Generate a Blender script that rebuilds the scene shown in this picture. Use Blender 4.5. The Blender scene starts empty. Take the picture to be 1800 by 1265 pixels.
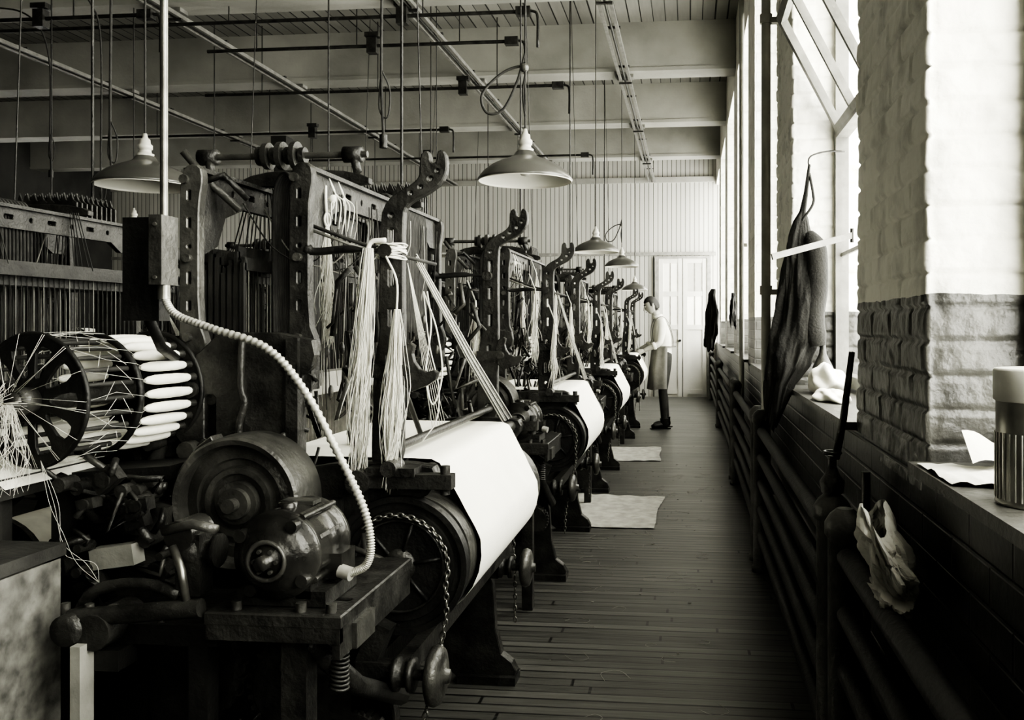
import bpy, math, random
from mathutils import Matrix, Vector, noise as mnoise
random.seed(7)
S = bpy.context.scene
COL = S.collection
PI = math.pi

# ------------------------------------------------------------------ materials
def tint(g):
    return (g*1.0, g*0.990, g*0.895, 1)

MATS = {}
def mat(name, g, rough=0.6, metal=0.0, g2=None, nscale=8.0, bump=0.0, bscale=60.0, coat=0.0):
    m = bpy.data.materials.new(name); m.use_nodes = True
    nt = m.node_tree; N = nt.nodes; L = nt.links
    p = N['Principled BSDF']
    p.inputs['Roughness'].default_value = rough
    p.inputs['Metallic'].default_value = metal
    if coat: p.inputs['Coat Weight'].default_value = coat
    tc = N.new('ShaderNodeTexCoord')
    n = N.new('ShaderNodeTexNoise'); n.inputs['Scale'].default_value = nscale; n.inputs['Detail'].default_value = 6
    L.new(tc.outputs['Object'], n.inputs['Vector'])
    r = N.new('ShaderNodeValToRGB')
    r.color_ramp.elements[0].position = .35; r.color_ramp.elements[1].position = .7
    r.color_ramp.elements[0].color = tint(g); r.color_ramp.elements[1].color = tint(g2 if g2 is not None else g*1.35)
    L.new(n.outputs['Fac'], r.inputs['Fac']); L.new(r.outputs['Color'], p.inputs['Base Color'])
    if bump:
        n2 = N.new('ShaderNodeTexNoise'); n2.inputs['Scale'].default_value = bscale; n2.inputs['Detail'].default_value = 5
        L.new(tc.outputs['Object'], n2.inputs['Vector'])
        b = N.new('ShaderNodeBump'); b.inputs['Strength'].default_value = bump; b.inputs['Distance'].default_value = .01
        L.new(n2.outputs['Fac'], b.inputs['Height']); L.new(b.outputs['Normal'], p.inputs['Normal'])
    MATS[name] = m
    return m

mat('iron', .011, .42, .3, .045, 16, .35, 90)
mat('iron_dark', .005, .5, .2, .018, 10, .3, 70)
mat('iron_gloss', .016, .26, .4, .055, 12, .2, 60)
mat('iron_grey', .035, .38, .4, .10, 14, .3, 80)
mat('steel', .15, .3, .8, .26, 30)
mat('conduit', .34, .4, .35, .48, 40)
mat('wood_grey', .18, .6, 0, .28, 12, .2)
mat('wood_dark', .015, .6, 0, .04, 10, .3)
mat('wood_bin', .04, .8, 0, .17, 22, .5, 40)
mat('cloth_white', .78, .8, 0, .86, 3, .1, 300)
mat('thread', .62, .8, 0, .78, 20)
mat('cord', .015, .8, 0, .04, 30)
mat('cord_light', .2, .8, 0, .35, 30)
mat('yarn', .78, .8, 0, .86, 60)
mat('enamel_out', .06, .28, .1, .095, 6, 0, 0, .3)
mat('enamel_in', .7, .4, 0, .75, 6)
mat('pane_white', .75, .4, 0, .8, 6)
mat('pane_grey', .4, .3, 0, .45, 6)
mat('porcelain', .42, .35, 0, .55, 30)
mat('bulb_glass', .5, .1, 0, .6, 6)
mat('pipe_paint', .22, .4, .1, .32, 8, .1)
mat('pipe_dark', .006, .62, .1, .016, 12, .3)
mat('header_grey', .025, .5, .2, .08, 12, .4)
mat('sill', .05, .4, 0, .11, 9, .3)
mat('sash', .12, .5, 0, .2, 12, .1)
mat('garment', .012, .95, 0, .026, 5, .5, 90)
mat('garment2', .010, .9, 0, .02, 7, .4, 120)
mat('paper', .62, .8, 0, .74, 6, .2, 30)
mat('paper_bag', .30, .8, 0, .46, 6, .2, 30)
mat('paper_floor', .26, .85, 0, .40, 14, .4, 40)
mat('tin', .3, .3, .8, .45, 20)
mat('tin_label', .5, .5, .1, .6, 20)
mat('skin', .30, .6, 0, .36, 10)
mat('hair', .012, .6, 0, .02, 40)
mat('shirt', .62, .8, 0, .72, 10, .2, 50)
mat('trousers', .02, .85, 0, .035, 10, .2)
mat('apron', .13, .85, 0, .19, 8, .3, 40)
mat('leather', .01, .4, 0, .02, 10)
mat('beam_paint', .21, .7, 0, .36, 1.2, .2, 30)
mat('dull_wall', .02, .8, 0, .04, 2.5, .15, 30)
mat('door_paint', .5, .6, 0, .58, 2.5, .1, 30)
mat('track_wood', .09, .6, 0, .16, 12, .1)

def pos_nodes(m):
    nt = m.node_tree; N = nt.nodes; L = nt.links
    g = N.new('ShaderNodeNewGeometry'); s = N.new('ShaderNodeSeparateXYZ')
    L.new(g.outputs['Position'], s.inputs[0])
    return nt, N, L, g, s

def math_node(N, L, op, a, b=None):
    n = N.new('ShaderNodeMath'); n.operation = op
    for i, v in enumerate((a, b)):
        if v is None: continue
        if isinstance(v, (int, float)): n.inputs[i].default_value = v
        else: L.new(v, n.inputs[i])
    return n.outputs[0]

def brick_mat(name, use_bricks=True, lo=.03, hi=.12):
    m = bpy.data.materials.new(name); m.use_nodes = True; MATS[name] = m
    nt, N, L, g, s = pos_nodes(m)
    p = N['Principled BSDF']
    no = N.new('ShaderNodeTexNoise'); no.inputs['Scale'].default_value = 9; no.inputs['Detail'].default_value = 8
    L.new(g.outputs['Position'], no.inputs['Vector'])
    z = math_node(N, L, 'ADD', s.outputs[2], math_node(N, L, 'MULTIPLY', math_node(N, L, 'SUBTRACT', no.outputs['Fac'], .5), .02))
    up = math_node(N, L, 'GREATER_THAN', z, 1.395)
    r1 = N.new('ShaderNodeValToRGB'); r1.color_ramp.elements[0].position = .3; r1.color_ramp.elements[1].position = .72
    r1.color_ramp.elements[0].color = tint(lo); r1.color_ramp.elements[1].color = tint(hi)
    r2 = N.new('ShaderNodeValToRGB'); r2.color_ramp.elements[0].position = .28; r2.color_ramp.elements[1].position = .5
    r2.color_ramp.elements[0].color = tint(.52); r2.color_ramp.elements[1].color = tint(.76)
    L.new(no.outputs['Fac'], r1.inputs[0]); L.new(no.outputs['Fac'], r2.inputs[0])
    mx = N.new('ShaderNodeMixRGB'); L.new(up, mx.inputs[0]); L.new(r1.outputs[0], mx.inputs[1]); L.new(r2.outputs[0], mx.inputs[2])
    L.new(mx.outputs[0], p.inputs['Base Color'])
    ro = math_node(N, L, 'ADD', math_node(N, L, 'MULTIPLY', up, .38), .33)
    L.new(ro, p.inputs['Roughness'])
    n2 = N.new('ShaderNodeTexNoise'); n2.inputs['Scale'].default_value = 45; n2.inputs['Detail'].default_value = 6
    L.new(g.outputs['Position'], n2.inputs['Vector'])
    h = n2.outputs['Fac']
    if use_bricks:
        cb = N.new('ShaderNodeCombineXYZ')
        L.new(math_node(N, L, 'ADD', s.outputs[0], s.outputs[1]), cb.inputs[0]); L.new(s.outputs[2], cb.inputs[1])
        bt = N.new('ShaderNodeTexBrick'); bt.inputs['Scale'].default_value = 1
        bt.inputs['Brick Width'].default_value = .21; bt.inputs['Row Height'].default_value = .072
        bt.inputs['Mortar Size'].default_value = .006; bt.inputs['Mortar Smooth'].default_value = .6
        L.new(cb.outputs[0], bt.inputs['Vector'])
        h = math_node(N, L, 'SUBTRACT', math_node(N, L, 'MULTIPLY', n2.outputs['Fac'], .3), bt.outputs['Fac'])
    b = N.new('ShaderNodeBump'); b.inputs['Strength'].default_value = .6; b.inputs['Distance'].default_value = .006
    L.new(h, b.inputs['Height']); L.new(b.outputs['Normal'], p.inputs['Normal'])
    return m
brick_mat('brick_painted', True)
brick_mat('brick_relief', False, .022, .09)
brick_mat('brick_apron_shaded', True, .005, .013)  # same brick paint darkened, shade below the sills put into its colour

def board_mat(name, axis, width, g, g2, rough, length=None, gap=.06, bumpd=.004, wear=0):
    """boards: axis = index of coordinate across the boards, seams dark"""
    m = bpy.data.materials.new(name); m.use_nodes = True; MATS[name] = m
    nt, N, L, geo, s = pos_nodes(m); p = N['Principled BSDF']
    c = s.outputs[axis]
    q = math_node(N, L, 'DIVIDE', c, width)
    fr = math_node(N, L, 'FRACT', q); fl = math_node(N, L, 'FLOOR', q)
    wn = N.new('ShaderNodeTexWhiteNoise'); wn.noise_dimensions = '1D'; L.new(fl, wn.inputs['W'])
    seam = math_node(N, L, 'LESS_THAN', fr, gap)
    if wear:
        seam = math_node(N, L, 'LESS_THAN', fr, math_node(N, L, 'ADD', math_node(N, L, 'MULTIPLY', wn.outputs['Value'], wear), gap))
    no = N.new('ShaderNodeTexNoise'); no.inputs['Scale'].default_value = 3; no.inputs['Detail'].default_value = 8
    mp = N.new('ShaderNodeMapping'); sc = [1.2, 1.2, 1.2]; sc[axis] = 14; mp.inputs['Scale'].default_value = sc
    L.new(geo.outputs['Position'], mp.inputs[0]); L.new(mp.outputs[0], no.inputs['Vector'])
    if length:
        other = 0 if axis == 1 else 1
        e = math_node(N, L, 'ADD', math_node(N, L, 'DIVIDE', s.outputs[other], length), wn.outputs['Value'])
        ej = math_node(N, L, 'LESS_THAN', math_node(N, L, 'FRACT', e), .006)
        seam = math_node(N, L, 'MAXIMUM', seam, ej)
    v = math_node(N, L, 'ADD', math_node(N, L, 'MULTIPLY', wn.outputs['Value'], .5), math_node(N, L, 'MULTIPLY', no.outputs['Fac'], .6))
    big = N.new('ShaderNodeTexNoise'); big.inputs['Scale'].default_value = 1.6; big.inputs['Detail'].default_value = 5
    L.new(geo.outputs['Position'], big.inputs['Vector'])
    v = math_node(N, L, 'MULTIPLY', v, math_node(N, L, 'ADD', math_node(N, L, 'MULTIPLY', big.outputs['Fac'], 1.4), .3))
    r = N.new('ShaderNodeValToRGB'); r.color_ramp.elements[0].color = tint(g); r.color_ramp.elements[1].color = tint(g2)
    L.new(v, r.inputs[0])
    mx = N.new('ShaderNodeMixRGB'); L.new(seam, mx.inputs[0]); L.new(r.outputs[0], mx.inputs[1]); mx.inputs[2].default_value = tint(g*.12)
    L.new(mx.outputs[0], p.inputs['Base Color'])
    rr = math_node(N, L, 'ADD', math_node(N, L, 'MULTIPLY', no.outputs['Fac'], .3), rough-.12)
    L.new(rr, p.inputs['Roughness'])
    b = N.new('ShaderNodeBump'); b.inputs['Strength'].default_value = .8; b.inputs['Distance'].default_value = bumpd
    L.new(math_node(N, L, 'SUBTRACT', math_node(N, L, 'ADD', math_node(N, L, 'MULTIPLY', no.outputs['Fac'], .5), math_node(N, L, 'MULTIPLY', wn.outputs['Value'], .4)), seam), b.inputs['Height'])
    L.new(b.outputs['Normal'], p.inputs['Normal'])
    return m
board_mat('floor_boards', 1, .062, .010, .095, .44, 1.9, .06, .005, .16)
board_mat('ceiling_boards', 0, .13, .12, .25, .7, None, .06, .004, .08)
board_mat('bead_boards', 0, .085, .36, .46, .6, None, .12)

gm = bpy.data.materials.new('window_glass'); gm.use_nodes = True; MATS['window_glass'] = gm
N = gm.node_tree.nodes; L = gm.node_tree.links; N.clear()
o = N.new('ShaderNodeOutputMaterial'); mxs = N.new('ShaderNodeMixShader'); tr = N.new('ShaderNodeBsdfTransparent')
tr.inputs[0].default_value = (.97, .97, .95, 1)
gl = N.new('ShaderNodeBsdfGlossy'); gl.inputs['Roughness'].default_value = .05; mxs.inputs[0].default_value = .04
L.new(tr.outputs[0], mxs.inputs[1]); L.new(gl.outputs[0], mxs.inputs[2]); L.new(mxs.outputs[0], o.inputs[0])

# ------------------------------------------------------------------ mesh builder
class B:
    def __init__(s):
        s.v = []; s.f = []; s.m = []; s.sm = []; s.names = []
    def mi(s, n):
        if n not in s.names: s.names.append(n)
        return s.names.index(n)
    def add(s, vs, fs, m, smooth=False):
        o = len(s.v); s.v += [tuple(v) for v in vs]; k = s.mi(m)
        for f in fs:
            s.f.append(tuple(i+o for i in f)); s.m.append(k); s.sm.append(smooth)
    def merge(s, o2, M):
        o = len(s.v); s.v += [tuple(M@Vector(v)) for v in o2.v]
        for f, k, q in zip(o2.f, o2.m, o2.sm):
            s.f.append(tuple(i+o for i in f)); s.m.append(s.mi(o2.names[k])); s.sm.append(q)
    def box(s, c, size, m, rot=None):
        R = rot.to_3x3() if rot else Matrix.Identity(3)
        vs = []
        for x in (-.5, .5):
            for y in (-.5, .5):
                for z in (-.5, .5):
                    vs.append(Vector(c)+R@Vector((x*size[0], y*size[1], z*size[2])))
        s.add(vs, [(0,1,3,2),(4,6,7,5),(0,4,5,1),(2,3,7,6),(0,2,6,4),(1,5,7,3)], m)
    def bx(s, x0, x1, y0, y1, z0, z1, m):
        s.box(((x0+x1)/2, (y0+y1)/2, (z0+z1)/2), (abs(x1-x0), abs(y1-y0), abs(z1-z0)), m)
    def lathe(s, p0, axis, prof, m, segs=24, smooth=True, caps=True):
        a = Vector(axis).normalized(); u = a.orthogonal().normalized(); w = a.cross(u)
        p0 = Vector(p0); vs = []; fs = []
        for (t, r) in prof:
            for i in range(segs):
                an = 2*PI*i/segs
                vs.append(p0+a*t+(u*math.cos(an)+w*math.sin(an))*r)
        for j in range(len(prof)-1):
            for i in range(segs):
                k = (i+1) % segs
                fs.append((j*segs+i, j*segs+k, (j+1)*segs+k, (j+1)*segs+i))
        s.add(vs, fs, m, smooth)
        if caps:
            s.add(vs[:segs], [tuple(range(segs))[::-1]], m)
            s.add(vs[-segs:], [tuple(range(segs))], m)
    def cyl(s, p0, p1, r, m, segs=12, r2=None):
        p0 = Vector(p0); p1 = Vector(p1); d = p1-p0
        s.lathe(p0, d, [(0, r), (d.length, r if r2 is None else r2)], m, segs)
    def tube(s, pts, r, m, segs=8, smooth=True):
        pts = [Vector(p) for p in pts]; n = len(pts)
        rs = r if isinstance(r, (list, tuple)) else [r]*n
        t0 = (pts[1]-pts[0]).normalized(); u = t0.orthogonal().normalized()
        vs = []
        for i, p in enumerate(pts):
            t = (pts[min(i+1, n-1)]-pts[max(i-1, 0)])
            t = t.normalized() if t.length > 1e-9 else t0
            u = (u-t*u.dot(t)); u = u.normalized() if u.length > 1e-6 else t.orthogonal().normalized()
            w = t.cross(u)
            for k in range(segs):
                an = 2*PI*k/segs
                vs.append(p+(u*math.cos(an)+w*math.sin(an))*rs[i])
        fs = []
        for j in range(n-1):
            for i in range(segs):
                k = (i+1) % segs
                fs.append((j*segs+i, j*segs+k, (j+1)*segs+k, (j+1)*segs+i))
        fs.append(tuple(range(segs))[::-1]); fs.append(tuple(range((n-1)*segs, n*segs)))
        s.add(vs, fs, m, smooth)
    def ring(s, c, axis, R, r, m, segs=32, k=8):
        a = Vector(axis).normalized(); u = a.orthogonal().normalized(); w = a.cross(u); c = Vector(c)
        vs = []; fs = []
        for i in range(segs):
            A = 2*PI*i/segs; d = u*math.cos(A)+w*math.sin(A)
            for j in range(k):
                Bn = 2*PI*j/k
                vs.append(c+d*(R+r*math.cos(Bn))+a*r*math.sin(Bn))
        for i in range(segs):
            for j in range(k):
                i2 = (i+1) % segs; j2 = (j+1) % k
                fs.append((i*k+j, i2*k+j, i2*k+j2, i*k+j2))
        s.add(vs, fs, m, True)
    def grid(s, nu, nv, fn, m, smooth=True):
        vs = [fn(i/(nu-1), j/(nv-1)) for j in range(nv) for i in range(nu)]
        fs = [(j*nu+i, j*nu+i+1, (j+1)*nu+i+1, (j+1)*nu+i) for j in range(nv-1) for i in range(nu-1)]
        s.add(vs, fs, m, smooth)
    def mesh(s, me, M, m, smooth=False):
        s.add([M@v.co for v in me.vertices], [tuple(p.vertices) for p in me.polygons], m, smooth)
    def ball(s, c, r, m, nu=16, nv=10, sc=(1, 1, 1)):
        vs = []; fs = []
        for j in range(nv+1):
            th = PI*j/nv
            for i in range(nu):
                ph = 2*PI*i/nu
                vs.append((c[0]+r*sc[0]*math.sin(th)*math.cos(ph), c[1]+r*sc[1]*math.sin(th)*math.sin(ph), c[2]+r*sc[2]*math.cos(th)))
        for j in range(nv):
            for i in range(nu):
                k = (i+1) % nu
                fs.append((j*nu+i, (j+1)*nu+i, (j+1)*nu+k, j*nu+k))
        s.add(vs, fs, m, True)
    def obj(s, name, parent=None, loc=None):
        me = bpy.data.meshes.new(name); me.from_pydata(s.v, [], s.f)
        for n in s.names: me.materials.append(MATS[n])
        me.polygons.foreach_set('material_index', s.m); me.polygons.foreach_set('use_smooth', s.sm)
        me.update()
        o = bpy.data.objects.new(name, me); COL.objects.link(o)
        if parent: o.parent = parent
        if loc: o.location = loc
        return o

def plate(b, loops, thick, M, m, bev=.002):
    cu = bpy.data.curves.new('tmp', 'CURVE'); cu.dimensions = '2D'; cu.fill_mode = 'BOTH'
    cu.extrude = thick/2-bev; cu.bevel_depth = bev; cu.bevel_resolution = 0
    for lp in loops:
        sp = cu.splines.new('POLY'); sp.points.add(len(lp)-1); sp.use_cyclic_u = True
        for i, p in enumerate(lp): sp.points[i].co = (p[0], p[1], 0, 1)
    ob = bpy.data.objects.new('tmp', cu); COL.objects.link(ob)
    me = bpy.data.meshes.new_from_object(ob.evaluated_get(bpy.context.evaluated_depsgraph_get()))
    b.mesh(me, M, m)
    bpy.data.objects.remove(ob); bpy.data.curves.remove(cu); bpy.data.meshes.remove(me)

def XZ(y, x0=0, z0=0):
    return Matrix(((1, 0, 0, x0), (0, 0, -1, y), (0, 1, 0, z0), (0, 0, 0, 1)))
def YZ(x, y0=0, z0=0):
    return Matrix(((0, 0, 1, x), (1, 0, 0, y0), (0, 1, 0, z0), (0, 0, 0, 1)))
def circ(cx, cy, r, n=14, r2=None):
    r2 = r2 or r
    return [(cx+r*math.cos(2*PI*i/n), cy+r2*math.sin(2*PI*i/n)) for i in range(n)]
def slot(cx, cy, w, h):
    c = min(w, h)*.25
    return [(cx-w/2+c, cy-h/2), (cx+w/2-c, cy-h/2), (cx+w/2, cy-h/2+c), (cx+w/2, cy+h/2-c), (cx+w/2-c, cy+h/2), (cx-w/2+c, cy+h/2), (cx-w/2, cy+h/2-c), (cx-w/2, cy-h/2+c)]
def smooth_loop(pts, it=2):
    for _ in range(it):
        q = []
        for i in range(len(pts)):
            a = pts[i]; c = pts[(i+1) % len(pts)]
            q.append((a[0]*.75+c[0]*.25, a[1]*.75+c[1]*.25)); q.append((a[0]*.25+c[0]*.75, a[1]*.25+c[1]*.75))
        pts = q
    return pts
def spline(pts, n):
    P = [Vector(p) for p in pts]; P = [P[0]*2-P[1]]+P+[P[-1]*2-P[-2]]; out = []
    for i in range(1, len(P)-2):
        for k in range(n):
            t = k/n
            out.append(.5*((2*P[i])+(P[i+1]-P[i-1])*t+(2*P[i-1]-5*P[i]+4*P[i+1]-P[i+2])*t*t+(3*P[i]-P[i-1]-3*P[i+1]+P[i+2])*t**3))
    out.append(P[-2]); return out
def chain(b, pts, m, link=.018):
    pts = spline(pts, 12); L_ = 0; k = 0
    for i in range(len(pts)-1):
        d = pts[i+1]-pts[i]; L_ += d.length
        if L_ >= link*.75:
            L_ = 0; k += 1
            a = d.normalized(); s0 = Vector((0, 1, 0)) if k % 2 else a.cross(Vector((0, 1, 0)))
            s0 = (s0-a*s0.dot(a)).normalized()
            lp = []
            for q in range(9):
                A = 2*PI*q/8
                lp.append(pts[i]+a*math.cos(A)*link*.55+s0*math.sin(A)*link*.33)
            b.tube(lp, .0027, m, 4)

def hank(b, top, bot, n=70, w0=.006, w1=.03, m='thread', r=.0011, seed=1, wild=.016):
    rnd = random.Random(seed); top = Vector(top); bot = Vector(bot)
    for i in range(n):
        a = rnd.uniform(0, 2*PI); q = rnd.random()**.5; l = rnd.uniform(.66, 1.08); c1 = rnd.uniform(-1, 1)*wild; c2 = rnd.uniform(0, 6)
        if rnd.random() < .08: q *= 1.7; c1 *= 1.6
        pts = []
        for k in range(11):
            t = k/10
            w = w0+(w1-w0)*min(1, t*2.2)*(1-.35*t)*(1+.2*math.sin(t*9+seed))
            p = top.lerp(bot, t*l)+Vector((math.cos(a)*w*q, math.sin(a)*w*q, 0))
            p += Vector((math.sin(c2+t*6)*c1*t, math.cos(c2+t*5)*c1*t, 0))
            pts.append(p)
        b.tube(pts, r, m, 3)

# ------------------------------------------------------------------ room shell
PX = .49; GX = .71; OX = .95
WB = 16.55
XL = -11.5
YB = -3.2
BAY = 2.42
piers = [2.29+BAY*k for k in range(-2, 6)]
b = B(); b.bx(XL, OX, YB, WB, -.1, 0, 'floor_boards'); b.obj('floor')
b = B(); b.bx(XL, OX, YB, WB, 4.6, 4.7, 'ceiling_boards'); b.obj('ceiling')
b = B()
b.bx(PX, OX, YB, WB, 0, 1.02, 'brick_apron_shaded'); b.bx(PX+.001, OX, YB, WB, 3.95, 4.6, 'brick_painted')
b.bx(PX, OX, YB-.0, piers[0]-.38, 1.02, 3.95, 'brick_painted')
for k, pc in enumerate(piers):
    if abs(pc-2.29) < .01 or abs(pc-2.29-BAY) < .01: continue
    b.bx(PX, OX, pc-.38, pc+.38, 1.0, 4.0, 'brick_painted')
def relief_pier(b, pc):
    y0, y1 = pc-.38, pc+.38; st = .0085
    per = []
    n1 = int((OX-PX)/st/1.6); n2 = int((y1-y0)/st)
    for i in range(n1): per.append((OX-(OX-PX)*i/n1, y0, 0, -1))
    for i in range(n2+1): per.append((PX, y0+(y1-y0)*i/n2, -1, 0))
    for i in range(1, n1+1): per.append((PX+(OX-PX)*i/n1, y1, 0, 1))
    nz = int(3.6/st); vs = []
    for j in range(nz+1):
        z = .98+(3.98-.98)*j/nz
        row = int(math.floor(z/.072)); fz = (z/.072-row)*.072
        for (x, y, nx, ny) in per:
            s_ = x+y+(row % 2)*.105
            bi = math.floor(s_/.21); fs_ = (s_/.21-bi)*.21
            d = min(fz, .072-fz, fs_, .21-fs_)
            g = min(1, max(0, (d-.002)/.006)); g = g*g*(3-2*g)
            rn = mnoise.noise(Vector((bi*7.3, row*3.1, pc)))
            rough = mnoise.noise(Vector((x*30, y*30, z*30)))*.0034+mnoise.noise(Vector((x*9, y*9, z*9)))*.003
            off = -(1-g)*.0075+rn*.005+rough
            cx = 1 if (nx and (y-y0 < st or y1-y < st)) else 0
            vs.append((x+nx*off+(.004+abs(rough) if cx else 0), y+ny*off, z))
    n = len(per)
    fs = [(j*n+i, j*n+i+1, (j+1)*n+i+1, (j+1)*n+i) for j in range(nz) for i in range(n-1)]
    b.add(vs, fs, 'brick_relief', True)
relief_pier(b, piers[2]); relief_pier(b, piers[3])
b.obj('wall_right')
b = B(); b.bx(XL, OX, WB, WB+.15, 0, 4.6, 'bead_boards'); b.obj('wall_back')
b = B(); b.bx(XL, OX, YB-.15, YB, 0, 4.6, 'dull_wall'); b.obj('wall_front')
b = B()
b.bx(XL-.2, XL, YB, WB, 0, 1.4, 'dull_wall'); b.bx(XL-.2, XL, YB, WB, 2.4, 4.6, 'dull_wall')
b.bx(XL-.2, XL, YB, 12.4, 1.4, 2.4, 'dull_wall'); b.bx(XL-.2, XL, 14.6, WB, 1.4, 2.4, 'dull_wall'); b.bx(XL-.2, XL, 13.4, 13.6, 1.4, 2.4, 'dull_wall')
b.obj('wall_left')
for k in range(-1, 6):
    y = 4.66+BAY*(k-0)
    if y > WB: continue
    b = B(); b.bx(XL, PX-.002, y, y+.3, 4.07, 4.6, 'beam_paint')
    b.bx(XL, PX-.003, y-.012, y+.0, 4.07, 4.11, 'beam_paint')
    b.obj('ceiling_beam')
b = B()
b.bx(XL, PX, WB-.06, WB, 4.0, 4.1, 'beam_paint'); b.bx(XL, PX, WB-.03, WB, 2.64, 2.70, 'wood_grey')
b.obj('trim_1')
win = []
for k in range(len(piers)-1): win.append((piers[k]+.38, piers[k+1]-.38))
for wi, (a, c) in enumerate(win):
    b = B()
    f = .05
    b.bx(GX-.02, GX+.04, a, a+f, 1.06, 3.95, 'sash'); b.bx(GX-.02, GX+.04, c-f, c, 1.06, 3.95, 'sash')
    for z in (1.06, 2.22, 2.98, 3.9): b.bx(GX-.019, GX+.039, a+f, c-f, z, z+.05, 'sash')
    zt = ((1.11, 2.22), (3.03, 3.9)) if wi == 2 else ((1.11, 2.22), (2.27, 2.98), (3.03, 3.9))
    for z0, z1 in zt:
        for q in (.33, .67): b.bx(GX+.004, GX+.018, a+(c-a)*q-.009, a+(c-a)*q+.009, z0, z1, 'sash')
        b.bx(GX+.005, GX+.017, a+f, c-f, (z0+z1)/2-.009, (z0+z1)/2+.009, 'sash')
        b.bx(GX+.008, GX+.011, a+.04, c-.04, z0, z1, 'window_glass')
    if wi == 2:   # pivoted sash standing open, top tilted into the room
        bot = Vector((GX-.01, 0, 2.26)); top = Vector((.435, 0, 2.78)); d = (top-bot)
        ang = math.atan2(d.x, d.z); R = Matrix.Rotation(ang, 4, 'Y')
        mc = (bot+top)/2; Ln = d.length
        for yy, w in ((a+.05, .045), (c-.08, .045), (a+.05+(c-a-.13)*.25, .024), (a+.05+(c-a-.13)*.5, .024), (a+.05+(c-a-.13)*.75, .024)):
            b.box((mc.x, yy, mc.z), (.035, w, Ln), 'sash', R)
        for q in (bot, top):
            b.box((q.x, (a+c)/2-.015, q.z), (.034, c-a-.08, .04), 'sash', R)
        b.box((mc.x, (a+c)/2-.015, mc.z), (.003, c-a-.15, Ln), 'window_glass', R)
    b.obj('window_%d' % (wi+1))
    b = B()
    b.bx(PX-.035, GX+.02, a+.002, c-.002, 1.021, 1.045, 'sill')
    b.obj('trim_%d' % (wi+2))
    l = bpy.data.lights.new('sky_portal', 'AREA'); l.shape = 'RECTANGLE'; l.size = 2.9; l.size_y = c-a; l.cycles.is_portal = True
    lo = bpy.data.objects.new('sky_portal', l); COL.objects.link(lo); lo.location = (OX+.02, (a+c)/2, 2.5); lo.rotation_euler = (0, PI/2, 0)

# far double door with glazed upper panels
b = B()
x0, x1 = -.58, .32; yw = WB-.04; ye = WB-.002
b.bx(x0-.07, x0, yw-.02, ye, 0, 2.62, 'wood_grey'); b.bx(x1, x1+.07, yw-.02, ye, 0, 2.62, 'wood_grey'); b.bx(x0, x1, yw-.02, ye, 2.58, 2.62, 'wood_grey')
b.bx(x0, x1, WB-.02, ye, 0, 2.58, 'door_paint')
xm = (x0+x1)/2
for x in (x0+.045, xm-.047, xm+.047, x1-.045): b.bx(x-.04, x+.04, yw, WB-.02, 0, 2.58, 'door_paint')
for z in (.1, 1.3, 1.92, 2.54): b.bx(x0+.004, x1-.004, yw+.004, WB-.021, z-.045, z+.045, 'door_paint')
b.bx(xm-.005, xm+.005, yw-.003, yw, 0, 2.58, 'wood_dark')
for i, xa in enumerate((x0+.085, xm+.087)):
    for z0, z1 in ((1.345, 1.875), (1.965, 2.495)):
        b.bx(xa, xa+.275, WB-.026, WB-.0205, z0, z1, 'pane_grey' if (i == 1 and z0 > 1.9) else 'pane_white')
        b.bx(xa+.13, xa+.145, WB-.032, WB-.026, z0, z1, 'wood_grey')
b.cyl((xm-.05, yw-.04, 1.05), (xm-.05, yw, 1.05), .025, 'iron', 10)
b.obj('door_1')

# wall pipes
b = B()
b.cyl((.42, 4.95, 0), (.42, 4.95, 4.6), .026, 'pipe_paint', 16)
for z in (.4, 1.5, 3.0, 4.0): b.lathe((.42, 4.95, z), (0, 0, 1), [(0, .034), (.05, .034)], 'pipe_paint', 16); b.bx(.42, .487, 4.93, 4.97, z, z+.03, 'pipe_paint')
b.obj('wall_pipe')
b = B(); b.cyl((.44, 7.6, 0), (.44, 7.6, 4.6), .022, 'pipe_paint', 12); b.bx(.44, .487, 7.59, 7.61, 2, 2.03, 'pipe_paint'); b.obj('wall_pipe')

# steam radiator pipe coils along the wall
def coil(ya, yb):
    b = B()
    for i, z in enumerate((.2, .34, .48, .62, .76)):
        b.cyl((.385, ya, z), (.385, yb, z), .026, 'pipe_dark', 12)
    for yy in (ya, yb):
        b.lathe((.385, yy, 0), (0, 0, 1), [(0, .05), (.03, .05), (.03, .042), (.80, .042), (.81, .05), (.84, .05), (.86, .038), (.875, .02)], 'header_grey', 20)
    b.obj('steam_radiator')
coil(2.45, 4.84); coil(5.08, 7.48); coil(7.74, 11.6); coil(11.75, 15.9); coil(.1, 2.25)
b = B()   # valve with rod handle
b.lathe((.385, 2.45, .877), (0, 0, 1), [(0, .03), (.03, .034), (.05, .02), (.07, .012), (.10, .012)], 'iron', 16)
b.tube([(.395, 2.45, .97), (.41, 2.42, 1.08), (.425, 2.38, 1.26)], [.011, .010, .008], 'iron', 8)
b.ring((.385, 2.45, .985), (0, 0, 1), .022, .005, 'iron', 20, 6)
b.obj('radiator_valve')
b = B(); b.cyl((.455, 2.35, 0), (.455, 2.35, .95), .012, 'iron_grey', 8); b.bx(.455, .487, 2.34, 2.36, .6, .62, 'iron'); b.obj('drain_pipe')

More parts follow.
